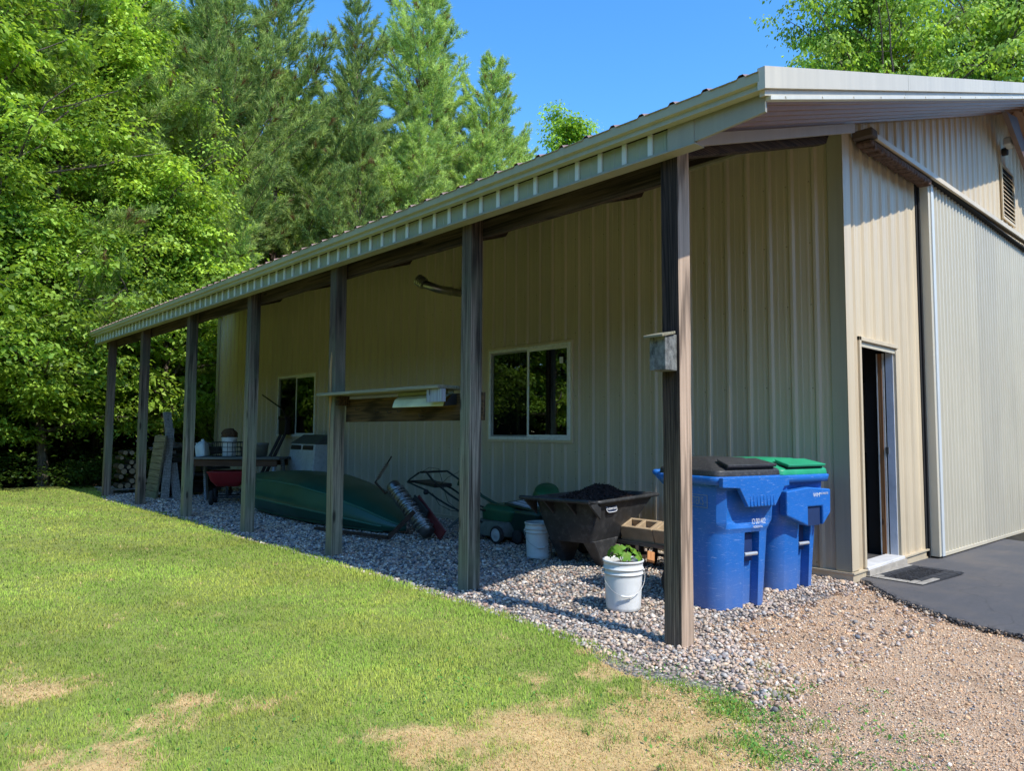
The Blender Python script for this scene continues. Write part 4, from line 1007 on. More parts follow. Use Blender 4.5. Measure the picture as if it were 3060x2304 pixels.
def block(y, lab):
    r = thing('concrete_block', lab, 'concrete block', (-.80, y, .32), 0, 'concrete blocks on the cultivator'); r.rotation_euler = (0, math.radians(-20), 0)
    L, D_, H = .395, .20, .17; mb = MB()
    xs = [-D_/2, -D_/2+.034, D_/2-.034, D_/2]; ys = [-L/2, -L/2+.035, -.075, -.045, .045, .075, L/2-.035, L/2]
    ys = [-L/2, -L/2+.04, -.02, .02, L/2-.04, L/2]
    for i in range(3):
        for j in range(5):
            if i == 1 and j in (1, 3): continue
            mb.box((xs[i], ys[j], -H/2), (xs[i+1], ys[j+1], H/2))
    import bmesh as _b
    o = mb.build('block', BLK, r, merge=True)
    bm = _b.new(); bm.from_mesh(o.data)
    bad = [f for f in bm.faces if abs(abs(f.normal.z)-1) > .01 and any(g is not f and (g.calc_center_median()-f.calc_center_median()).length < 1e-5 for e in f.edges for g in e.link_faces)]
    seen = {}
    for f in bm.faces: seen.setdefault(tuple(round(c, 4) for c in f.calc_center_median()), []).append(f)
    _b.ops.delete(bm, geom=[f for v in seen.values() if len(v) > 1 for f in v], context='FACES_ONLY'); bm.to_mesh(o.data); bm.free()
    bv = o.modifiers.new('bevel', 'BEVEL'); bv.width = .005; bv.segments = 1
    return r
block(1.70, 'tan concrete block with two hollow cores, next to the black yard cart'); block(1.298, 'tan concrete block partly hidden behind the near post')

# push mower with folded handle
MG = plain('mower_green', (.016, .10, .05), .4, var=.15, bump=.1); MBK = plain('mower_black', (.018, .018, .018), .5, var=.2)
DECK = plain('deck_grey_green', (.10, .115, .095), .6, var=.3, scale=10, dirt=(.04,.04,.03))
mw = thing('push_mower', 'green and black push mower with its black handle folded back along the wall', 'lawn mower', (-.80, 3.80, 0))
mb = MB(); mb.loft([rrect(.50, .62, .12, 4, 0, .02, .07), rrect(.50, .62, .12, 4, 0, .02, .16), rrect(.40, .54, .1, 4, 0, .02, .24)]); mb.build('deck', DECK, mw, bevel=.01, seg=2, autosm=50)
mb = MB(); mb.loft([rrect(.34,.52,.08,4,.04,-.02,.24), rrect(.37,.60,.08,4,.04,-.06,.33), rrect(.37,.62,.08,4,.04,-.08,.37), rrect(.28,.50,.08,4,.04,-.06,.425)]); mb.build('engine_cover', MG, mw, bevel=.008, seg=2, autosm=50)
for x, y in ((-.27, -.22), (.27, -.22), (-.27, .24), (.27, .24)):
    mb = MB(); Mx = Matrix.Translation((x, y, .105)) @ Matrix.Rotation(PI/2, 4, 'Y')
    mb.lathe([(.075,-.022),(.098,-.022),(.105,-.012),(.105,.012),(.098,.022),(.075,.022)], 26, Mx)
    w_ = mb.build('wheel', TYRE, mw); mb = MB(); mb.lathe([(0,-.026),(.02,-.026),(.025,-.015),(.07,-.018),(.078,-.02),(.078,.02),(.07,.018),(0,.018)], 26, Mx); mb.build('rim', plain('wheel_grey', (.42,.42,.42), .5), w_)
for s_ in (-.22, .22):
    mb = MB(); mb.tube([(s_,.05,.36),(s_,.42,.40),(s_,.74,.507),(s_,1.09,.66),(s_*.8,1.30,.765),(s_*.8,1.43,.756)], .014, 8)
    mb.tube([(s_,.1,.22),(s_,.74,.36),(s_,.98,.43),(s_,1.25,.53),(s_,1.67,.615)], .013, 8); mb.build('handle_tube', MBK, mw)
mb = MB(); mb.tube([(-.176,1.43,.756),(.176,1.43,.756)], .015, 8); mb.tube([(-.22,1.67,.615),(.22,1.67,.615)], .017, 8); mb.tube([(-.20,1.43,.75),(-.22,1.60,.66),(-.22,1.67,.615)], .013, 8); mb.build('handle_grip', MBK, mw)
mb = MB(); mb.loft([[(-.15,1.62,.60),(.15,1.62,.60),(.15,1.15,.56),(-.15,1.15,.56)],[(-.15,1.62,.625),(.15,1.62,.625),(.15,1.15,.61),(-.15,1.15,.61)]]); mb.build('control_panel', MBK, mw, bevel=.01)
mb = MB(); mb.tube([(-.2,1.38,.76),(-.2,1.2,.83),(-.2,1.0,.82),(-.2,.92,.66),(-.2,.9,.60),(-.15,.86,.40),(-.15,.7,.33)], .0035, 5)
mb.tube([(-.2,.95,.62),(-.2,.8,.72),(-.15,.62,.80),(-.1,.5,.6)], .003, 5); mb.tube([(-.22,1.1,.5),(-.22,.95,.36),(-.2,.72,.30),(-.1,.3,.3)], .004, 5); mb.build('cable', M['black'], mw)
mb = MB(); mb.lathe([(0,-.03),(.03,-.025),(.035,0),(.03,.025),(0,.03)], 12, Matrix.Translation((-.235, 1.22, .505)) @ Matrix.Rotation(PI/2, 4, 'Y')); mb.build('knob', M['black'], mw)

# green wheeled hopper with a bent tube handle
TEAL = plain('dark_teal_plastic', (.010, .045, .035), .35, var=.2)
hp = thing('green_hopper_cart', 'dark green wheeled hopper with pale label and bent tube handle', 'garden cart', (-.70, 3.36, 0))
mb = MB(); mb.loft([rrect(.34,.44,.05,3,.02,0,.10), rrect(.42,.60,.06,3,0,0,.33), rrect(.44,.64,.06,3,0,0,.36), rrect(.40,.58,.06,3,0,0,.40)]); mb.build('body', TEAL, hp, bevel=.008, seg=2, autosm=50)
mb = MB(); mb.loft([[(-.21,-.26,.395),(.18,-.26,.40),(.18,.27,.46),(-.21,.27,.44)],[(-.21,-.26,.42),(.18,-.26,.44),(.18,.27,.50),(-.21,.27,.465)]]); mb.build('sloped_lid', TEAL, hp, bevel=.006)
mb = MB(); mb.add([(-.2,-.2,.4265),(.14,-.2,.445),(.14,.21,.4925),(-.2,.21,.4665)], [(0,1,2,3)]); mb.build('label_sheet', plain('label_pale', (.55,.60,.66), .5), hp)
mb = MB()
for k in range(3): mb.add([(-.19+.1*k,-.19,.4285+.0052*k+.001),(-.17+.1*k,-.19,.4295+.0052*k+.001),(-.17+.1*k,.2,.4675+.0072*k+.003),(-.19+.1*k,.2,.466+.0072*k+.003)], [(0,1,2,3)])
mb.build('label_lines', plain('label_dark_lines', (.06,.10,.10), .5), hp)
mb = MB(); mb.tube([(-.16,1.2,.62),(-.17,1.17,.665),(-.16,1.08,.69),(-.14,.97,.655),(-.10,.80,.50),(-.08,.6,.43),(-.06,.33,.37),(-.06,-.1,.28)], .019, 10); mb.build('tube_handle', plain('green_tube', (.015,.05,.03), .4), hp)
for x in (-.2, .2):
    mb = MB(); Mx = Matrix.Translation((x, .05, .08)) @ Matrix.Rotation(PI/2, 4, 'Y'); mb.lathe([(0,-.025),(.06,-.025),(.08,-.015),(.08,.015),(.06,.025),(0,.025)], 20, Mx); mb.build('wheel', TYRE, hp)
gp = thing('green_pot', 'ribbed green plastic pot tipped on its side against the wall', 'plant pot', (-.40, 3.42, .44)); gp.rotation_euler = (math.radians(18), math.radians(-20), 0)
mb = MB(); mb.lathe([(.0,.0),(.165,.0),(.17,.03),(.178,.034),(.178,.06),(.168,.064),(.164,.10),(.17,.104),(.17,.12),(.16,.125),(.145,.19),(.13,.21),(0,.215)], 36); mb.build('body', plain('pot_green', (.02,.12,.05), .4), gp)

# upturned green boat lying on its side against the wall
BG = plain('boat_green', (.010, .078, .050), .34, var=.15, scale=2, dirt=(.02,.09,.07), bump=.12, bs=20, dirtamt=.4)
bt = thing('green_boat', 'dark green plastic rowboat tipped on its side under the lean-to', 'boat', (-1.4, 7.0, 0))
sec = [(.62,.60),(.40,.69),(.12,.715),(-.12,.69),(-.36,.60),(-.44,.555),(-.455,.53),(-.55,.40),(-.59,.27),(-.585,.25),(-.555,.12),(-.48,.04),(-.34,.0),(-.1,-.01),(.1,.0)]
mb = MB(); rings = []; nn = 44
for i in range(nn+1):
    t_ = i/nn; y = -2.12 + 4.32*t_; u = 2*t_-1
    w = max(0, 1-abs(u)**2.6)**.62
    hgt = max(.0, 1-abs(u)**2.4)**.55
    left = smooth(.5, 1, np.array(t_))                      # bow end lifted and blunt
    ztop = float(np.interp(t_, [0,.06,.15,.3,.5,.7,.85,.95,1], [.10,.21,.35,.53,.65,.67,.64,.60,.57])); zbot = float(np.interp(t_, [0,.05,.1,.7,.8,.88,.94,1], [.04,.01,0,0,.03,.09,.15,.26])); w = float(np.interp(t_, [0,.04,.1,.25,.45,.6,.78,.9,.97,1], [0,.22,.42,.78,1,1,.86,.6,.32,.10]))
    rings.append([(x*w + .04*u - .18*float(smooth(.6, 1, np.array(t_))), y, .01 + zbot + (z/.715)*(ztop-zbot)) for x, z in sec])
V = [p for r_ in rings for p in r_]; ns = len(sec)
F = [(i*ns+j, (i+1)*ns+j, (i+1)*ns+j+1, i*ns+j+1) for i in range(nn) for j in range(ns-1)]
mb.add(V, F, True); hull = mb.build('hull', BG, bt, autosm=85); sm__ = hull.modifiers.new('solid', 'SOLIDIFY'); sm__.thickness = .008
BGL = plain('boat_green_edge', (.03, .13, .085), .4); mb = MB(); mb.tube([r_[5] for r_ in rings[1:-1]], .014, 6); mb.build('rub_rail', BGL, bt)
mb = MB(); mb.tube([(r_[9][0]-.002, r_[9][1], r_[9][2]) for r_ in rings[3:-2]], .014, 6); mb.build('strake', BGL, bt)
mb = MB(); mb.tube([(r_[11][0]-.002, r_[11][1], r_[11][2]) for r_ in rings[3:-3]], .014, 6); mb.build('strake', BG, bt)

# rusty angle-iron stand, auger drum with wire
stn = thing('steel_stand', 'rusty angle iron frame lying on the stones in front of the boat', 'metal frame', (0, 0, 0))
mb = MB(); mb.beam((-2.10,6.0,.03),(-1.93,4.53,.05),.045,.035); mb.build('rail', IRON, stn)
mb = MB(); mb.beam((-1.93,4.53,.05),(-1.62,4.46,.34),.03,.05); mb.build('upright', IRON, stn)
ag = thing('hand_auger', 'metal drum wound with silver wire and a rusty crank, leaning beside the boat', 'auger', (0, 0, 0))
p0 = Vector((-1.5, 5.10, .605)); p1 = Vector((-1.5, 4.33, .09)); dd = (p1-p0).normalized(); q_ = Vector((0, 0, 1)).rotation_difference(dd).to_matrix().to_4x4(); L_ = (p1-p0).length
mb = MB(); mb.lathe([(.0,.02),(.07,.02),(.088,.0),(.092,.0),(.088,.03),(.086,L_),(0,L_)], 28, Matrix.Translation(p0) @ q_); mb.build('drum', plain('drum_steel', (.20,.20,.19), .35, .8, var=.3), ag)
mb = MB(); P = []
for k in range(560):
    u = k/560; a = k*2*PI/16; s_ = .06+u*(L_-.12); s_ += .02*math.sin(k*.11)+.012*math.sin(k*.37)
    if .50 < u < .56: rr = .094
    else: rr = .096+.006*math.sin(k*.9)
    P.append(Matrix.Translation(p0) @ q_ @ Vector((rr*math.cos(a), rr*math.sin(a), s_ + .03*math.sin(a))))
mb.tube(P, .0075, 5); mb.build('wire_wrap', plain('silver_wire', (.42,.43,.43), .35, .85, var=.3, scale=40), ag)
mb = MB(); mb.tube([(-1.5,5.06,.56),(-1.5,5.28,.50),(-1.5,5.52,.627)], .014, 8); mb.tube([(-1.5,5.52,.627),(-1.5,5.145,.98)], .010, 8); mb.build('crank', IRON, ag)
mb = MB(); P = []
for k in range(90):
    u = k/90; a = k*2*PI/9; c = Vector((-1.5, 5.48-.24*u, .665+.225*u)); P.append(c + Vector((math.cos(a)*.019, math.sin(a)*.012, math.sin(a)*.014)))
mb.tube(P, .006, 5); mb.build('grip_cord', plain('tan_cord', (.28,.20,.13), .8), ag)
mb = MB(); mb.hexa([(-1.42,4.80,.40),(-1.40,4.80,.40),(-1.40,4.22,.0),(-1.42,4.22,.0),(-1.40,4.68,.52),(-1.38,4.68,.52),(-1.38,4.12,.12),(-1.40,4.12,.12)]); mb.build('guard_plate', plain('faded_red', (.14,.018,.016), .5, var=.3), ag, bevel=.01)
mb = MB(); mb.hexa([(-1.46,4.76,.40),(-1.43,4.76,.40),(-1.43,4.46,.22),(-1.46,4.46,.22),(-1.46,4.70,.52),(-1.43,4.70,.52),(-1.43,4.40,.34),(-1.46,4.40,.34)]); mb.build('guard_pad', M['black'], ag, bevel=.01)
nz = thing('blue_nozzle', 'small pale plastic faucet fitting standing by the wall behind the mower', 'faucet', (-.28, 4.62, 0))
mb = MB(); mb.tube([(0,0,0),(0,0,.16)], .016, 8); mb.tube([(0,.06,0),(0,.05,.10)], .014, 8); mb.build('pipes', plain('pale_blue_pvc', (.40,.44,.52), .5), nz)
mb = MB(); mb.lathe([(0,0),(.025,.005),(.028,.03),(.015,.05),(0,.055)], 12, Matrix.Translation((0,.02,.19))); mb.tube([(0,.02,.16),(0,.02,.20)], .01); mb.build('tap', plain('tap_metal', (.35,.34,.3), .4, .6), nz)
pk = tag(MB().beam((-.62,5.05,.0),(-.50,4.72,.30),.022,.03).build('wooden_stake', wood('grey_stake', (.22,.22,.2), (.1,.1,.09), scale=3)), 'short grey wooden stake leaning by the mower handle', 'stake')

# cabinet, fencing tool against the wall
cb = thing('utility_cabinet', 'pale grey cabinet with dark green sloping top under the far window', 'cabinet', (-.50, 9.45, 0))
CW = plain('cabinet_grey', (.50, .51, .48), .6, var=.1, dirt=(.2,.2,.17))
mb = MB(); mb.hexa([(-.20,-.55,0),(.35,-.55,0),(.35,.62,0),(-.20,.62,0),(-.08,-.50,1.07),(.35,-.50,1.07),(.35,.42,1.07),(-.08,.42,1.07)]); mb.build('body', CW, cb, bevel=.02, seg=3)
mb = MB(); mb.hexa([(-.10,-.52,1.075),(.36,-.52,1.075),(.36,.43,1.075),(-.10,.43,1.075),(.14,-.50,1.235),(.36,-.50,1.235),(.36,.38,1.235),(.14,.38,1.235)]); mb.build('lid', plain('cabinet_top', (.06,.075,.07), .6, dirt=(.12,.12,.1)), cb, bevel=.008)
for y0 in (.0, -.46):
    mb = MB(); mb.hexa([(-.105,y0,.965),(-.09,y0,.965),(-.09,y0+.40,.965),(-.105,y0+.40,.965),(-.095,y0+.01,1.045),(-.08,y0+.01,1.045),(-.08,y0+.39,1.045),(-.095,y0+.39,1.045)]); mb.build('slot', plain('slot_brown', (.03,.02,.014), .8), cb, bevel=.008)
BI = plain('black_iron', (.022, .012, .012), .55, .3, var=.4)
tl = thing('fencing_tool', 'black two-legged steel tool with slanted lever leaning by the far window', 'hand tool', (0, 0, 0))
mb = MB(); mb.beam((-.60,11.56,0),(-.17,11.14,1.28),.055,.05); mb.build('leg', BI, tl)
mb = MB(); mb.beam((-.60,11.36,0),(-.17,10.96,1.28),.055,.05); mb.build('leg', BI, tl)
mb = MB(); mb.hexa([(-.22,10.92,1.22),(-.10,10.92,1.22),(-.10,11.20,1.22),(-.22,11.20,1.22),(-.2,10.90,1.56),(-.10,10.90,1.56),(-.10,11.24,1.56),(-.2,11.24,1.56)]); mb.box((-.24,10.86,1.53),(-.1,11.2,1.60)); mb.build('head', BI, tl, bevel=.015)
mb = MB(); mb.tube([(-.16,11.05,1.60),(-.16,11.15,1.74),(-.17,12.12,2.07)], .016, 8); mb.build('lever', BI, tl)
mb = MB(); mb.tube([(-.18,10.9,1.56),(-.18,10.66,1.66),(-.18,10.58,1.60),(-.18,10.62,1.53),(-.18,10.9,1.55)], .013, 8); mb.build('loop_handle', BI, tl)
mb = MB(); mb.box((-.68,11.28,0),(-.5,11.62,.035)); mb.build('foot', BI, tl)

# bench with clutter, red wagon, boards, firewood
WG = wood('bench_grey_wood', (.42,.45,.48), (.22,.23,.25), axis=2, scale=1.5); WGh = wood('bench_top_wood', (.20,.20,.18), (.08,.08,.07), axis=0, scale=1.5); WR = wood('bench_rail_wood', (.14,.075,.045), (.07,.035,.02), axis=0)
bn = thing('work_bench', 'weathered plank workbench on splayed sawhorse legs', 'workbench', (-1.42, 10.22, 0), math.radians(-44.))
mb = MB(); mb.box((-.80,-.34,.79),(.86,-.12,.83)); mb.build('top_board', WGh, bn, bevel=.004)
mb = MB(); mb.box((-.78,-.11,.79),(.84,.12,.832)); mb.build('top_board', WGh, bn, bevel=.004)
mb = MB(); mb.box((-.80,.13,.79),(.86,.36,.828)); mb.build('top_board', WGh, bn, bevel=.004)
mb = MB(); mb.box((-.70,-.30,.67),(.80,-.265,.785)); mb.build('rail', WR, bn)
mb = MB(); mb.box((-.70,.27,.67),(.80,.30,.785)); mb.build('rail', WR, bn)
for x, y in ((-.74,-1),(.76,-1),(-.74,1),(.76,1)):
    mb = MB(); mb.beam((x,y*.40,0),(x*.96,y*.20,.785),.10,.04,(1,0,0)); lg = mb.build('leg', WG, bn)
mb = MB(); mb.hexa([(-.83,-.28,.55),(-.81,-.28,.55),(-.81,.28,.55),(-.83,.28,.55),(-.81,-.18,.78),(-.79,-.18,.78),(-.79,.18,.78),(-.81,.18,.78)]); mb.build('end_gusset', wood('yellow_gusset', (.30,.27,.12), (.2,.17,.08), axis=1, scale=2, ringc=.8), bn)
def onbench(lx, ly, z=.833):
    a = math.radians(-44.); return (-1.42+lx*math.cos(a)-ly*math.sin(a), 10.22+lx*math.sin(a)+ly*math.cos(a), z)
bk = thing('plastic_bucket', 'white bucket topped with a brown clump, inside the wire crate on the workbench', 'bucket', onbench(-.18, -.0), 0, 'white five gallon buckets')
for ch in b2.children[:1]:
    c = ch.copy(); COL.objects.link(c); c.parent = bk; c.scale = (.92, .92, .95)
nb = thing('coir_clump', 'brown fibrous clump sitting in the bucket on the workbench', 'dried plant', onbench(-.18, 0, 1.15))
mb = MB(); V0, F0 = ico(3); V1 = V0*(1+.12*np.sin(V0[:, :1]*9+V0[:, 1:2]*7))*[.135, .135, .12] + [0, 0, .07]; mb.add(V1, F0, True); mb.build('clump', plain('brown_fibre', (.10,.05,.02), .95, var=.6, scale=50, bump=1, bs=80), nb)
cr = thing('wire_crate', 'black wire crate on the workbench holding the bucket', 'crate', onbench(-.06, -.02), math.radians(-44.))
mb = MB(); 
for x in np.linspace(-.34, .30, 8): mb.tube([(x,-.19,.0),(x,-.19,.26)], .005, 5); mb.tube([(x,.17,.0),(x,.17,.26)], .005, 5)
for y in np.linspace(-.19, .17, 5): mb.tube([(-.34,y,.0),(-.34,y,.26)], .005, 5); mb.tube([(.30,y,.0),(.30,y,.26)], .005, 5)
for z in (.01, .09, .17, .26): mb.tube([(-.34,-.19,z),(.30,-.19,z),(.30,.17,z),(-.34,.17,z)], .006 if z < .2 else .01, 5, closed=True)
mb.build('wire_grid', M['black'], cr)
jg = thing('white_jug', 'white plastic jug tilted at the left end of the workbench', 'jug', onbench(-.62, -.08), math.radians(-44.)); jg.rotation_euler = (.0, math.radians(-8), math.radians(-44))
mb = MB(); mb.loft([rrect(.17,.22,.03,3,0,0,0), rrect(.18,.23,.04,3,0,0,.02), rrect(.18,.23,.04,3,0,0,.20), rrect(.10,.15,.04,3,.02,0,.26), rrect(.05,.05,.02,3,.03,0,.28), rrect(.05,.05,.02,3,.03,0,.31)]); mb.build('body', plain('jug_plastic', (.55,.60,.58), .45), jg, bevel=.004, autosm=60)
mb = MB(); mb.tube([(-.05,0,.23),(-.09,0,.25),(-.10,0,.18),(-.09,0,.12)], .012, 8); mb.build('handle', plain('jug_plastic_2', (.55,.60,.58), .45), jg)
rt = thing('rusty_can', 'rusty brown can with a black tool upright in it inside the wire crate', 'can', onbench(.14, -.05)); mb = MB(); mb.lathe([(0,0),(.075,0),(.078,.16),(.075,.17),(.07,.165),(.07,.02),(0,.02)], 20); mb.build('can_body', IRON, rt); mb = MB(); mb.tube([(0,0,.02),(.02,.02,.40)], .014, 6); mb.build('tool_handle', M['black'], rt)
pc = thing('grey_pot', 'grey plant pot at the right end of the workbench beyond the crate', 'plant pot', onbench(.42, -.05)); mb = MB(); mb.lathe([(0,0),(.10,0),(.13,.22),(.138,.225),(.138,.25),(.125,.25),(.11,.03),(0,.03)], 24); mb.build('pot_body', plain('grey_pot_plastic', (.15,.16,.15), .5), pc)

WR2 = plain('wagon_red', (.33, .022, .028), .4, var=.12, dirt=(.2,.05,.05), bump=.1)
wg = thing('red_dump_cart', 'red plastic dump cart with black tyres under the workbench', 'garden cart', (-1.62, 10.12, 0), math.radians(62)); wg.scale = (.78, .95, .97)
mb = MB(); mb.loft([rrect(.55,.40,.06,4,0,0,.33), rrect(.78,.58,.07,4,0,0,.44), rrect(.96,.68,.08,4,.0,0,.585), rrect(.99,.71,.08,4,0,0,.585), rrect(1.0,.72,.08,4,0,0,.605), rrect(.95,.67,.08,4,0,0,.605), rrect(.76,.56,.07,4,0,0,.46), rrect(.5,.36,.06,4,0,0,.36)], True, True); mb.build('tub', WR2, wg, bevel=.005, autosm=50)
for x in (-.30, .32):
    for y in (-.27, .27):
        mb = MB(); Mx = Matrix.Translation((x, y, .135)) @ Matrix.Rotation(PI/2, 4, 'X'); mb.lathe([(0,-.03),(.06,-.03),(.09,-.04),(.13,-.03),(.137,0),(.13,.03),(.09,.04),(.06,.03),(0,.03)], 24, Mx); mb.build('wheel', TYRE, wg)
mb = MB(); mb.beam((-.35,0,.22),(.38,0,.22),.05,.04); mb.beam((-.30,-.27,.14),(-.30,.27,.14),.03,.03); mb.beam((.32,-.27,.14),(.32,.27,.14),.03,.03); mb.beam((-.3,0,.14),(-.3,0,.34),.04,.04); mb.beam((.32,0,.14),(.32,0,.34),.04,.04); mb.build('frame', M['black'], wg)
mb = MB(); mb.tube([(-.38,-.2,.20),(-.50,-.30,.34),(-.47,-.33,.56)], .013, 8); mb.tube([(-.47,-.38,.54),(-.47,-.28,.58)], .03, 10); mb.build('pull_handle', M['black'], wg)

OW = wood('old_mossy_boards', (.30,.25,.15), (.13,.10,.06), axis=1, scale=1.6, green=(.20,.20,.10), ringc=1.1); OG = wood('old_grey_plank', (.38,.34,.29), (.18,.16,.135), axis=2, scale=1.2, ringc=1.1)
pn = thing('plank_panel', 'old mossy panel of horizontal boards leaning by the far posts', 'board panel', (-2.30, 12.2, 0))
Mx = Matrix.Rotation(math.radians(7), 4, 'Y')
for k in range(9):
    mb = MB(); mb.box((-.015, -.31, k*.135), (.02+.004*(k%2), .33, k*.135+.128), Mx); mb.build('board', OW, pn, bevel=.004)
mb = MB(); mb.box((.022, -.25, 0), (.05, -.18, 1.22), Mx); mb.box((.022, .2, 0), (.05, .27, 1.22), Mx); mb.build('batten', OG, pn)
mb = MB(); mb.beam((-2.17,11.80,0),(-2.02,12.10,1.34),.04,.14,(1,0,0)); tag(mb.build('leaning_plank', OG), 'shorter grey plank leaning against the mossy board panel', 'plank')
mb = MB(); mb.beam((-1.95,11.80,0),(-1.98,12.46,1.66),.04,.15,(1,0,0)); tag(mb.build('leaning_plank', OG), 'tallest grey plank leaning beyond the mossy board panel', 'plank')
rk = thing('lumber_pile', 'dark pile of old lumber and branches behind the leaning planks', 'lumber pile', (-1.5, 12.9, 0))
DKW = plain('dark_old_wood', (.035,.03,.022), .9, var=.5, scale=8, bump=.6)
for k in range(16):
    z = .06 + .058*k; a = rng.normal(0, .05)
    mb = MB(); mb.beam((-.55+rng.normal(0,.08), -.75+a, z), (.75+rng.normal(0,.1), -.15+rng.normal(0,.15), z+.02*rng.normal()), .22, .05); mb.build('board', DKW, rk)
for k in range(7):
    mb = MB(); y = rng.uniform(-.7,.1); mb.tube([(-.7,y-.2,.85+.03*k),(-.1,y,.92+.02*k),(.5,y+.1,.98+.01*k)], .012, 5); mb.build('branch', OG, rk)
fw = thing('wood_pallet', 'low wooden pallet under the firewood stack', 'pallet', (-2.2, 13.95, 0))
for k in range(5): MB().box((-.55, -.5+k*.22, .08), (.6, -.38+k*.22, .1)).build('slat', OG, fw)
for k in range(3): MB().box((-.5+.5*k, -.5, 0), (-.44+.5*k, .5, .08)).build('runner', OG, fw)
LOGE = plain('log_end', (.36,.26,.15), .85, var=.2, scale=20); BARK = plain('bark_dark', (.05,.035,.025), .95, var=.4, scale=20, bump=1)
fgr = 'split firewood logs stacked on the pallet'; i_ = 0; first = None; rj = random.Random(5)
for row in range(8):
    for k in range(4 - row//3):
        if (row*7+k*5) % 4 == 3: continue
        r0 = rj.uniform(.042, .062); x = -2.50 + k*.135 + (.06 if row % 2 else 0) + rj.uniform(-.015,.015); z = .1+r0 + row*.098; y = 13.50 + rj.uniform(-.04,.04)
        lg = thing('firewood_log', 'round firewood log with pale cut end in the stack on the pallet', 'log', (x, y, z), 0, fgr)
        mb = MB(); mb.tube([(0,0,0),(.01,.4,0)], r0, 12, cap=False); mb.build('bark', BARK, lg)
        mb = MB(); mb.tube([(0,-.001,0),(0,-.0005,0)], r0*.93, 12); mb.build('cut_end', LOGE, lg)

# shelf, light, birdhouse on the posts
SW = wood('shelf_wood', (.30,.28,.19), (.15,.13,.08), axis=1, scale=1.2, ringc=.7); SD = wood('shelf_board_brown', (.12,.07,.03), (.02,.012,.006), axis=1, scale=.8, ringc=.5)
sh = thing('post_shelf', 'narrow grey shelf with brown backboard fixed between the second and third posts', 'shelf', (-2.78, 3.1, 1.4))
mb = MB(); mb.hexa([(-.22,-.90,.275),(.10,-.90,.275),(.10,1.25,.275),(-.22,1.25,.275),(-.22,-.90,.305),(.10,-.90,.305),(.10,1.25,.305),(-.22,1.25,.305)]); mb.build('shelf_board', SW, sh, bevel=.003)
mb = MB(); mb.box((.012,-1.22,.0),(.045,1.02,.24)); mb.build('backboard', SD, sh, bevel=.003)
mb = MB(); mb.box((-.19,-.92,.16),(-.15,-.70,.272)); mb.build('bracket', WG, sh); mb = MB(); mb.box((-.13,.93,.17),(.0,.98,.27)); mb.build('bracket', SD, sh)
mb = MB()
for y, z in ((.75,.13),(.38,.10),(.15,.09),(-.02,.10),(-.38,.05),(-.42,.10)):
    mb = MB(); mb.tube([(.011,y,z),(-.03,y,z-.01),(-.04,y,z+.015)], .004, 6); mb.build('hook', M['black'], sh)
lt = thing('shop_light', 'pale green fluorescent shop light hanging under the shelf', 'shop light', (-2.86, 2.68, 1.60))
mb = MB(); mb.box((.02,-.42,.035),(.09,.36,.07)); mb.build('ballast', plain('ballast_olive', (.26,.27,.15), .5), lt, bevel=.004)
mb = MB(); P = [(.05,.035),(.015,.028),(-.025,.0),(-.045,-.045),(-.05,-.07)]
mb.add([(x,-.44,z) for x, z in P] + [(x,.34,z) for x, z in P] + [(x+.003,-.44,z-.004) for x, z in P] + [(x+.003,.34,z-.004) for x, z in P], [(j, j+1, 6+j, 5+j) for j in range(4)] + [(10+j, 15+j, 16+j, 11+j) for j in range(4)] + [(4,9,19,14)], False)
mb.build('reflector', plain('reflector_green', (.62,.66,.46), .45), lt)
mb = MB(); mb.prism([(.05,.035),(-.05,-.075),(.10,-.06),(.11,.03)], 0, .012, Matrix.Translation((0,-.452,0)) @ Matrix(((1,0,0,0),(0,0,1,0),(0,1,0,0),(0,0,0,1)))); mb.build('end_cap', M['black'], lt)
bh = thing('birdhouse', 'weathered wooden birdhouse fixed to the left face of the near post', 'birdhouse', (-2.955, -.07, 1.69)); bh.scale = (.74, .8, .98)
BW = plain('birdhouse_wood', (.13,.135,.125), .95, var=.75, scale=18, dirt=(.34,.33,.28), bump=1, bs=70)
mb = MB(); mb.hexa([(-.085,-.075,0),(.083,-.075,0),(.083,.075,0),(-.085,.075,0),(-.085,-.075,.215),(.083,-.075,.235),(.083,.075,.235),(-.085,.075,.215)]); mb.build('box', BW, bh, bevel=.004)
mb = MB(); mb.hexa([(-.15,-.09,.205),(.04,-.09,.235),(.04,.09,.235),(-.15,.09,.205),(-.15,-.09,.222),(.04,-.09,.254),(.04,.09,.254),(-.15,.09,.222)]); mb.build('roof_board', SW, bh, bevel=.003)

# doormat of stone-look tiles
dm = thing('door_mat', 'black rubber doormat with stone-tile border in front of the walk door', 'doormat', (.70, -.29, az(.7)+.002), math.radians(-4))
DMB = plain('mat_rubber', (.03,.03,.032), .8, var=.3, scale=20, bump=.5); DML = plain('mat_dusty', (.33,.30,.25), .9, var=.2, scale=14, bump=.4)
MB().box((-.47,-.27,0),(.47,.25,.010)).build('base', DMB, dm)
def tiles(pred):
    mb = MB(); rr = random.Random(4)
    xs = [-.465+.93*i/7 for i in range(8)]
    for i in range(7):
        for y0, y1, row in ((-.265,-.20,0), (-.195,-.135,1), (.115,.175,1), (.18,.245,0)):
            o_ = .03 if row else 0
            a, b = xs[i]+.004+o_*(i > 0), xs[i+1]-.004+o_*(i < 6)
            if pred(i, y0): mb.box((a, y0+.003, .010), (b, y1-.003, .017))
    for j in range(4):
        for s_ in (-1, 1):
            a, b = (-.465, -.38) if s_ < 0 else (.38, .465)
            if pred(0 if s_ < 0 else 6, -.13+j*.06): mb.box((a, -.13+j*.06, .010), (b, -.13+j*.06+.055, .017))
    return mb
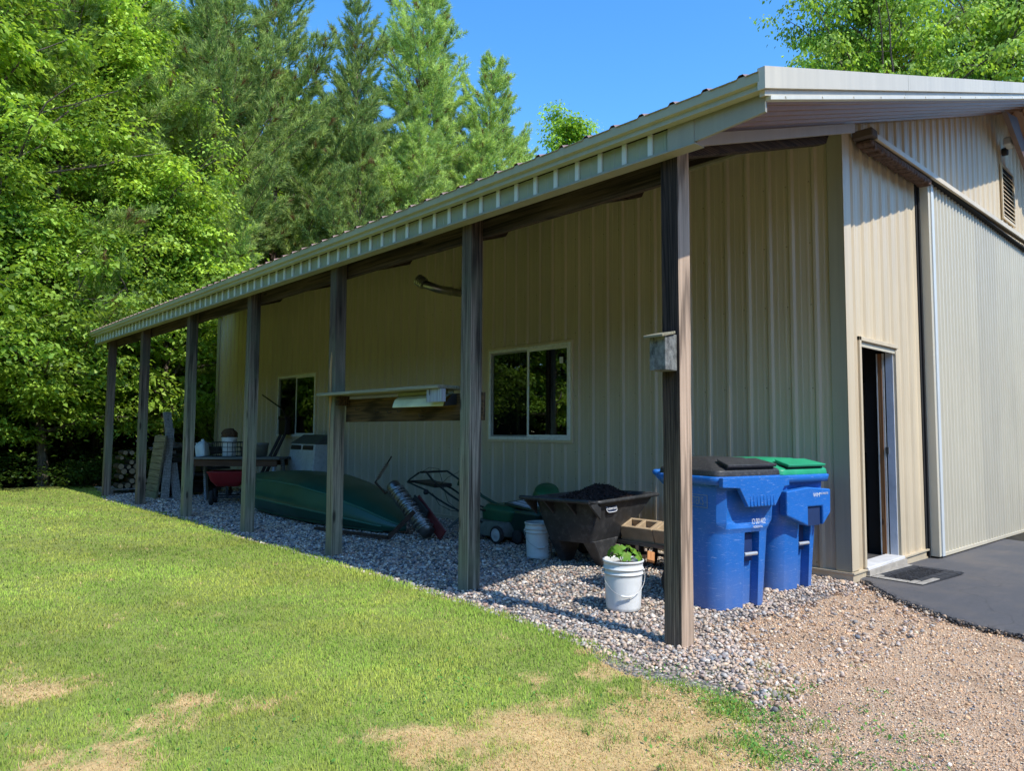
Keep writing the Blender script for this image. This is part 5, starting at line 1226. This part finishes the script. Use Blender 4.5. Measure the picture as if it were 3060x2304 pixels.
tiles(lambda i, y: not (y > .15 or (i < 1) or (y < -.24 and i < 3))).build('tile_pattern', DMB, dm, bevel=.003)
tiles(lambda i, y: (y > .15 or (i < 1) or (y < -.24 and i < 3))).build('tile_pattern', DML, dm, bevel=.003)
mb = MB(); rr = random.Random(8)
for i in range(26):
    for j in range(9):
        x = -.36+.73*i/26; y = -.12+.22*j/9; r1 = .010; P = [(x+r1*math.cos(a)*(1+.3*rr.random()), y+r1*math.sin(a), .014+rr.random()*.002) for a in np.linspace(rr.uniform(0,6), rr.uniform(0,6)+4, 6)]
        mb.tube(P, .0028, 4)
mb.build('scroll_pattern', DMB, dm)
# ------------------------------------------------------------------ trees
BRK = wood('tree_bark', (.16,.13,.10), (.045,.035,.028), axis=2, scale=.5, ringc=.7, bump=1)
BRKP = wood('pine_bark', (.22,.15,.11), (.06,.04,.03), axis=2, scale=.5, ringc=.7, bump=1)
LEAF = vcol('broad_leaves', .48, trans=.42, spec=.35)
NEED = vcol('pine_needles', .55, trans=.35, spec=.25, transcol=(1.15, 1.15, .8))

def leafquads(P, D, N_, L, Wd, C):
    """kite leaves: base P, direction D, approximate normal N_"""
    S_ = norm(np.cross(D, N_)); mid = P + D*L*.42
    up = np.cross(S_, D)
    V = np.stack([P, mid + S_*Wd + up*Wd*.25, P + D*L - up*L*.12, mid - S_*Wd + up*Wd*.25], 1)
    return V.reshape(-1, 3), np.arange(4*len(P)).reshape(-1, 4), np.repeat(C, 4, 0)

def limb_tubes(mb, segs, n=6):
    for P, R_ in segs: mb.tube(P, R_, n)

def broad_tree(seed, H, cr, low, nb, leaf, nleaf, shade=1.0, yel=.5, drop=.35, open_=.0, trunk_r=.16, oneside=0):
    """trunk+limbs MB and crown arrays; cr crown radius, low = height of lowest foliage"""
    r_ = np.random.default_rng(seed); mb = MB()
    bend = r_.normal(0, .25, 2)
    tp = lambda z: np.array([bend[0]*math.sin(z/H*2.2)*z/H*1.5, bend[1]*math.sin(z/H*2.7+.5)*z/H*1.5, z])
    mb.tube([tp(H*.97*i/12) for i in range(13)], [max(.015, trunk_r*(1-.92*(i/12)**.8)) for i in range(13)], 9)
    cl = []; ga = 2.399
    for i in range(nb):
        u = (i+.5)/nb; z0 = low*.6 + (H*.93-low*.6)*u**.95
        v = (z0-low*.6)/(H-low*.6); prof = (math.sin(min(1, v*1.15+.22)*PI*.87))**.7
        az_ = i*ga + r_.normal(0, .35); el = .15 + .75*v + r_.normal(0, .12)
        L = cr*prof*r_.uniform(.7, 1.2)
        d = np.array([math.cos(az_)*math.cos(el), math.sin(az_)*math.cos(el), math.sin(el)])
        p = tp(z0); pts = [p]; st = 7
        for k in range(st):
            d = norm(d + r_.normal(0, .13, 3) + np.array([0, 0, .06 - .12*(k/st)])); p = p + d*L/st; pts.append(p)
        r0 = max(.012, trunk_r*.38*(1-v*.7)); mb.tube([tuple(q) for q in pts], [r0*(1-.85*k/st) + .004 for k in range(st+1)], 5)
        for k in range(2, st+1):
            for m_ in range(3):
                if r_.random() < open_: continue
                off = r_.normal(0, 1, 3)*[1, 1, .45]*(.22+.13*L/cr)*.95*L/2.6*1.15
                c = pts[k] + off; cl.append((*c, k/st))
                if m_ == 0 or r_.random() < .35:
                    mb.tube([tuple(pts[k-1]), tuple((pts[k-1]+c)/2+r_.normal(0,.04,3)), tuple(c)], [.012, .008, .004], 4)
    cl = np.array(cl); nC = len(cl); per = max(4, int(nleaf/nC))
    idx = np.repeat(np.arange(nC), per); n = len(idx); c = cl[idx, :3]
    tilt = r_.normal(0, .25, (nC, 3))[idx]
    q = r_.normal(0, 1, (n, 3))*[.30, .30, .08]
    q[:, 2] += -.28*np.hypot(q[:, 0], q[:, 1])**1.3 + (tilt[:, :2]*q[:, :2]).sum(1)
    P = c + q
    az_ = np.arctan2(q[:, 1], q[:, 0]) + r_.normal(0, .8, n)
    D = norm(np.stack([np.cos(az_), np.sin(az_), -drop*1.4 + r_.normal(0, .35, n)], 1))
    N_ = norm(np.array([0, 0, 1.]) + r_.normal(0, .38, (n, 3)))
    L = leaf*r_.uniform(.65, 1.25, (n, 1))*(.7+.65*r_.random((nC, 1))[idx]); Wd = L*r_.uniform(.26, .36, (n, 1))
    cq = r_.random((nC, 1))[idx]; lq = r_.random((n, 1)); hgt = np.clip(P[:, 2:3]/H, 0, 1)
    a = np.array([[.13, .27, .035]]); b = np.array([[.44, .60, .09]])
    mixv = np.clip(yel*(.25 + .75*cq) + .45*(lq-.5) + .12*hgt, 0, 1)
    C = (a*(1-mixv) + b*mixv)*(.75+.5*lq)*shade*(.72+.55*r_.random((nC, 1))[idx])
    V, F, C = leafquads(P, D, N_, L, Wd, C)
    return mb, V, F, C

def pine_tree(seed, H, cr, low, dens=1.0, tuft=.17, col=((.035,.085,.03), (.10,.17,.055)), soft=0, trunk_r=.17, spacing=.42, candles=True, bare=0.0):
    r_ = np.random.default_rng(seed); mb = MB()
    lx, ly = r_.normal(0, .12, 2)
    tp = lambda z: np.array([lx*math.sin(z/H*3), ly*math.sin(z/H*2.5), z])
    mb.tube([tp(H*i/12) for i in range(13)], [max(.012, trunk_r*(1-i/12)**.85 + .008) for i in range(13)], 8)
    T = []; z = low; wh = 0
    while z < H - .25:
        v = (z-low)/(H-low); L0 = cr*((1-v)**.66)*(1 if v > .12 else .8+.2*v/.12)*(1+.22*math.sin(z*1.9+seed)) + .2
        nbr = r_.integers(4, 7)
        for j in range(nbr):
            az_ = wh*1.1 + j*2*PI/nbr + r_.normal(0, .2); L = L0*r_.uniform(.45, 1.3); el = -.05 + .85*v**1.3 + r_.normal(0, .16)
            d = np.array([math.cos(az_)*math.cos(el), math.sin(az_)*math.cos(el), math.sin(el)]); p = tp(z + r_.normal(0, .06)); pts = [p]; st = 6
            for k in range(st):
                d = norm(d + r_.normal(0, .08, 3) + np.array([0, 0, .10])); p = p + d*L/st; pts.append(p)
            mb.tube([tuple(q) for q in pts], [max(.006, .035*(1-v)*(1-k/st)+.006) for k in range(st+1)], 4)
            if r_.random() < bare: continue
            s = 1
            nt = max(3, int(L*11*dens))
            for k in range(nt):
                u = .22 + .78*(k+.5)/nt; i0 = min(int(u*st), st-1); f = u*st-i0; q = pts[i0]*(1-f)+pts[i0+1]*f
                side = s*r_.uniform(.05, .55)*(1.05-u*.6)*min(1.5, L*.6); s = -s
                sd_ = norm(np.cross(d, [0, 0, 1])); fw_ = norm(d*[1, 1, .2])
                tip = q + sd_*side + fw_*abs(side)*.7 + np.array([0, 0, r_.uniform(-.05, .10)+abs(side)*.15])
                dir_ = norm(sd_*side*1.3 + fw_*.6 + np.array([0, 0, .45+.35*v]) + r_.normal(0, .15, 3))
                T.append((*tip, *dir_))
                if abs(side) > .25: T.append((*(q*.45+tip*.55), *dir_))
                if k % 5 == 0: mb.tube([tuple(q), tuple(tip)], [.007, .004], 3)
        z += spacing*r_.uniform(.75, 1.25); wh += 1
    for k in range(6): T.append((*tp(H-.08*k), *norm(np.array([0, 0, 1.])+r_.normal(0, .2, 3))))
    T = np.array(T); nT = len(T); per = 34; idx = np.repeat(np.arange(nT), per); n = len(idx)
    dir_ = T[idx, 3:]; a = norm(np.cross(dir_, [.3, .2, .9])); b = np.cross(dir_, a)
    ph = r_.uniform(0, 2*PI, n); sp = r_.uniform(.25, 1.05, n)+soft*.2
    along = r_.uniform(-.8, .25, (n, 1))*tuft*1.1
    D = norm(dir_*np.cos(sp)[:, None] + (a*np.cos(ph)[:, None] + b*np.sin(ph)[:, None])*np.sin(sp)[:, None])
    P = T[idx, :3] + dir_*along; L = tuft*r_.uniform(.6, 1.1, (n, 1)); w = .011
    S_ = norm(np.cross(D, r_.normal(0, 1, (n, 3))))
    V = np.stack([P - S_*w, P + S_*w, P + D*L], 1).reshape(-1, 3)
    cq = r_.random((nT, 1))[idx]; lq = r_.random((n, 1))
    mv = np.clip(.75*cq + .5*(lq-.5) + .1, 0, 1); C = np.array([col[0]])*(1-mv) + np.array([col[1]])*mv
    C = C*(.7+.6*lq)*1.42; dead = (r_.random((nT, 1)) < .035)[idx]; C = np.where(dead, np.array([[.20,.12,.05]]), C)
    C = np.repeat(C, 3, 0); F = np.arange(3*n).reshape(-1, 3)
    cd = None
    if candles:
        k = r_.random(nT) < .22; cpos = T[k, :3]; m_ = len(cpos); hh = r_.uniform(.07, .17, m_)
        B_ = cpos + [0, 0, .03]; w = .011; x = np.array([[w, 0, 0]]); y = np.array([[0, w, 0]]); top = B_ + np.stack([r_.normal(0,.01,m_), r_.normal(0,.01,m_), hh], 1)
        cd = (np.stack([B_-x, B_+x, top, B_-y, B_+y, top], 1).reshape(-1, 3), np.arange(6*m_).reshape(-1, 3), np.full((6*m_, 3), 1.)*[[.42,.36,.22]])
    return mb, V, F, C, cd

def plant_tree(name, label, loc, rz, data, bark, lm_, group, sc_=1.0, crown='crown'):
    r = thing(name, label, 'tree', loc, rz, group); r.scale = (sc_,)*3
    data[0].build('trunk', bark, r)
    V, F, C = data[1:4]
    if len(data) > 4 and data[4] is not None:
        c = data[4]; V2, F2, C2 = c; F = np.vstack([F, F2+len(V)]); V = np.vstack([V, V2]); C = np.vstack([C, C2])
    link(crown, fastmesh(crown, V, F, C), lm_, r)
    return r

GB = 'leafy broadleaf trees along the forest edge'; GP = 'pines standing behind the barn'
TA = plant_tree('broadleaf_tree', 'bright green leafy tree at the left end of the lawn, branches low to the ground', (-5.2, 17.2, -.08), .3, broad_tree(1, 12.5, 4.2, 3.0, 62, .125, 84000, 1.0, .75, open_=.52), BRK, LEAF, GB)
TB = plant_tree('broadleaf_tree', 'tall yellow-green leafy tree behind the far end posts of the lean-to', (-1.7, 19.0, -.08), 1.2, broad_tree(2, 13.5, 3.8, 3.2, 62, .12, 80000, 1.1, .95, open_=.52), BRK, LEAF, GB)
TC = plant_tree('broadleaf_tree', 'leafy young tree with drooping branches just past the end of the lean-to', (-.6, 17.2, -.08), 2.2, broad_tree(3, 7.5, 3.0, 2.3, 48, .135, 38000, 1.0, .6, open_=.35), BRK, LEAF, GB)
def cp(t, loc, rz, s, label): return dup(t, loc, rz, (s, s, s), label)
cp(TA, (-9.2, 18.2, -.08), 2.0, 1.05, 'bright leafy tree at the far left edge of the photo')
cp(TB, (-4.0, 23.0, -.08), 4.1, 1.22, 'tall leafy tree rising behind the left front trees')
cp(TB, (1.6, 25.5, -.08), 2.6, 1.32, 'tallest light green tree left of the first pine')
cp(TA, (4.9, 29.5, -.08), .9, 1.42, 'light green broadleaf crown showing behind the first pines')
cp(TC, (-7.2, 15.9, -.08), .4, .95, 'low leafy sapling at the left end of the lawn')
cp(TC, (-3.3, 16.6, -.08), 3.3, .85, 'small leafy sapling in front of the forest beside the end post')
cp(TA, (-13.5, 16.5, -.08), 4.0, 1.0, 'leafy tree beyond the left side of the lawn, mirrored in the windows')
cp(TB, (-17.5, 12.5, -.08), 1.0, .95, 'leafy tree far out on the left of the lawn')
cp(TA, (-19.0, 21.0, -.08), 5.0, 1.25, 'leafy tree in the second row far to the left')
cp(TB, (-9.5, 24.5, -.08), 5.6, 1.3, 'leafy tree in the second row on the left')
cp(TB, (-1.0, 30.5, -.08), .2, 1.35, 'leafy tree in the back row behind the front trees')
PN1 = plant_tree('pine_tree', 'red pine with brushy dark tufts and brown branches, left of the gap of sky', (4.3, 21.6, -.08), 0, pine_tree(21, 18.2, 5.2, 2.0, .95, .25, ((.10,.17,.05), (.36,.44,.13)), bare=.06, spacing=.6, trunk_r=.15), BRKP, NEED, GP)
PN2 = plant_tree('pine_tree', 'tall slender pine whose spiky top stands alone against the sky', (7.0, 21.0, -.08), 1, pine_tree(22, 18.0, 4.6, 2.0, .95, .25, ((.085,.15,.05), (.32,.40,.12)), spacing=.6), BRKP, NEED, GP)
PW1 = plant_tree('pine_tree', 'full white pine with soft yellow-green needles, tallest against the sky', (10.3, 21.0, -.08), 2, pine_tree(23, 21.0, 5.6, 2.0, 1.15, .24, ((.16,.26,.07), (.50,.60,.17)), soft=1, candles=True, spacing=.55), BRKP, NEED, GP)
cp(PW1, (14.6, 21.6, -.08), 1.7, .90, 'shorter soft-needled pine at the right end of the pine row')
cp(PN1, (1.7, 20.4, -.08), 2.1, .93, 'pine half hidden behind the leafy tree at the end of the lean-to')
cp(PW1, (8.6, 18.9, -.08), 4.4, .62, 'lower soft light green pine just above the barn roof edge')
cp(PN1, (6.0, 18.8, -.08), 5.1, .66, 'short red pine with bare brown branches behind the roof')
cp(PW1, (12.0, 19.2, -.08), .6, .66, 'small soft pine below the gap of sky')
cp(PW1, (18.4, 23.6, -.08), 3.0, .80, 'last soft pine sloping down to the roofline')
cp(PN1, (13.0, 23.6, -.08), 2.0, .98, 'red pine filling the gap behind the full white pine')
cp(PN1, (-2.9, 19.6, -.08), 3.6, .92, 'red pine standing among the leafy trees behind the lawn')
cp(PN2, (2.9, 24.8, -.08), .8, 1.0, 'dark slender pine behind the light green trees')
cp(PN1, (-6.4, 22.0, -.08), 1.3, 1.0, 'red pine with an orange trunk among the leafy trees at left')
cp(PW1, (1.2, 18.0, -.08), 2.9, .42, 'young pine seen between the end posts and the barn wall')
cp(TB, (9.5, 30.0, -.08), 2.2, 1.35, 'broadleaf crown deep behind the tall pines')
cp(TA, (15.5, 29.0, -.08), 3.4, 1.25, 'rounded leafy tree behind the right end of the pine row')
cp(PN2, (9.0, 24.6, -.08), 2.4, 1.0, 'dark pine between the slender pine and the full white pine')
TS = plant_tree('broadleaf_tree', 'distant thin-leaved treetop peeping over the roof in the gap of sky', (25.0, 26.3, -.08), 0, broad_tree(7, 21.6, 4.0, 13, 60, .20, 24000, 1.25, .6, open_=.3, trunk_r=.2), BRK, LEAF, GB)
TR = plant_tree('ash_tree', 'ash tree with long drooping leaves above the right end of the roof', (25.0, 8.5, -.08), 0, broad_tree(8, 21.0, 7.2, 6, 105, .17, 74000, 1.0, .7, drop=.8, open_=.40, trunk_r=.3), BRK, LEAF, 'broadleaf trees rising over the right end of the roof')
o = cp(TR, (31.5, 6.0, -.08), 2.2, 1.15, 'second ash tree further right over the roof, behind the first'); o = cp(TR, (30.5, 11.5, -.08), 4.2, .98, 'dark leafy tree between the two ash trees over the roof')
cp(PN1, (34.5, 8.2, -.08), 1.0, 1.25, 'dark pine in the shade behind the ash trees')
# undergrowth shrubs at the forest edge
def shrub(seed, nl, rad, h_, leaf, shade):
    r_ = np.random.default_rng(seed); c = r_.normal(0, 1, (nl//14, 3))*[rad*.45, rad*.45, h_*.25] + [0, 0, h_*.5]; idx = np.repeat(np.arange(len(c)), 14); n = len(idx)
    P = c[idx] + r_.normal(0, 1, (n, 3))*[.12, .12, .05]; P[:, 2] = np.abs(P[:, 2])+.03
    az_ = r_.uniform(0, 2*PI, n); D = norm(np.stack([np.cos(az_), np.sin(az_), r_.normal(-.2, .35, n)], 1)); N_ = norm(np.array([0,0,1.])+r_.normal(0,.4,(n,3)))
    L = leaf*r_.uniform(.6,1.2,(n,1)); q = r_.random((n,1)); C = (np.array([[.05,.12,.02]])*(1-q)+np.array([[.12,.2,.035]])*q)*shade
    V, F, C = leafquads(P, D, N_, L, L*.33, C); mb = MB()
    for k in range(9): e = c[k*3 % len(c)]; mb.tube([(e[0]*.15, e[1]*.15, 0), (e[0]*.6, e[1]*.6, e[2]*.6), tuple(e)], [.012,.008,.004], 4)
    return mb, V, F, C
def shr(label, loc, rz, data, s=1):
    r = thing('shrub', label, 'shrub', loc, rz, 'undergrowth shrubs at the forest edge'); r.scale = (s,)*3; data[0].build('stems', BRK, r); link('foliage', fastmesh('foliage', *data[1:4]), LEAF, r); return r
U1 = shr('low leafy shrub in the shade left of the end post', (-4.6, 16.4, -.05), 0, shrub(31, 2600, 1.2, .9, .09, .7))
U2 = shr('small fern-like shrub at the foot of the forest', (-2.6, 16.2, -.05), 0, shrub(32, 2000, .9, .6, .08, .75))
sl_ = ['shrub at the left end of the forest edge', 'round shrub under the leftmost leafy tree', 'shrub beside the firewood stack', 'shrub behind the firewood stack', 'shrub between the end post and the barn', 'shrub at the back corner of the barn', 'shrub deep in the shade behind the lawn', 'tall shrub deep in the woods behind the end posts']
for i, (x, y, s) in enumerate(((-6.6,16.6,1),(-8.2,16.9,1.1),(-1.4,16.0,.9),(-.9,17.8,1.3),(.2,17.0,1.1),(.9,16.6,1.3),(-3.6,18.4,1.5),(-2.2,20.4,2.0))): dup((U1, U2)[i % 2], (x, y, -.05), i*1.3, (s,)*3, sl_[i])
# bare trunks in the shade
for i, (x, y, h_, r0, lab) in enumerate(((-5.0,18.6,9,.13,'straight dark trunk in the shade at left'),(-3.1,18.0,8,.15,'thick brown trunk left of the end post'),(-2.3,18.6,8,.12,'dark trunk directly behind the end post'),(-6.9,19.3,9,.14,'shaded trunk at the far left'),(.35,19.0,7,.11,'pale trunk seen between posts and barn wall'),(-.7,21.2,9,.13,'thin trunk far back between the posts'))):
    r = thing('bare_trunk', lab, 'tree trunk', (x, y, -.08), i, 'bare shaded trunks inside the forest edge'); mb = MB(); mb.tube([(.1*math.sin(k*.5+i), .1*math.cos(k*.4), h_*k/8) for k in range(9)], [r0*(1-.07*k) for k in range(9)], 9)
    mb.build('trunk', BRK, r); mb = MB(); mb.tube([(.1*math.sin(1.5+i), .1, 3.3), (.5, -.3, 3.7), (.9, -.4, 3.8)], [.025,.015,.006], 5); mb.build('branch', BRK, r)
# distant woods: a mass of leaves nobody could count
r_ = np.random.default_rng(77); n = 150000
n = 330000; u = r_.random(n); ang = r_.uniform(-35, 325, n); an = np.radians(ang); rad = r_.uniform(34, 46, n)  # unseen arc behind the camera added to block low sky light
top = 10.5 + 3*np.sin(an*9) + 2*np.sin(an*23+1); top = np.where((ang > 28) & (ang < 62), top*.72, top); top = np.where(ang <= 28, top*.9, top); top = np.where(ang > 200, top*1.15, top)
cx = -1 + rad*np.cos(an); cy = -1 + rad*np.sin(an); z = top*r_.random(n)**.8; z = np.where(r_.random(n) < .4, 5*r_.random(n), z)
P = np.stack([cx, cy, z], 1); D = norm(r_.normal(0, 1, (n, 3))*[1, 1, .5]); N_ = norm(np.array([0,0,1.])+r_.normal(0,.5,(n,3))); L = r_.uniform(.35,.75,(n,1))
q = r_.random((n,1)); C = (np.array([[.03,.075,.015]])*(1-q)+np.array([[.10,.18,.03]])*q)
V, F, C = leafquads(P, D, N_, L, L*.34, C)
tag(link('distant_woods', fastmesh('distant_woods', V, F, C), LEAF), 'dense dark woods closing off the view behind the trees', 'woods', kind='stuff')
# leaf litter near the forest edge
n = 9000; x = r_.uniform(-12, 1.5, n); y = r_.uniform(15.0, 21, n); P = np.stack([x, y, -.085+r_.random(n)*.03], 1); D = norm(r_.normal(0,1,(n,3))*[1,1,.2]); N_ = norm(np.array([0,0,1.])+r_.normal(0,.3,(n,3))); L = r_.uniform(.05,.1,(n,1))
C = pick([(.10,.06,.03),(.06,.035,.02),(.14,.09,.05),(.05,.08,.02)], n); V, F, C = leafquads(P, D, N_, L, L*.35, C)
tag(link('leaf_litter', fastmesh('leaf_litter', V, F, C), vcol('litter', .9)), 'brown leaf litter on the forest floor past the lawn', 'leaf litter', kind='stuff')
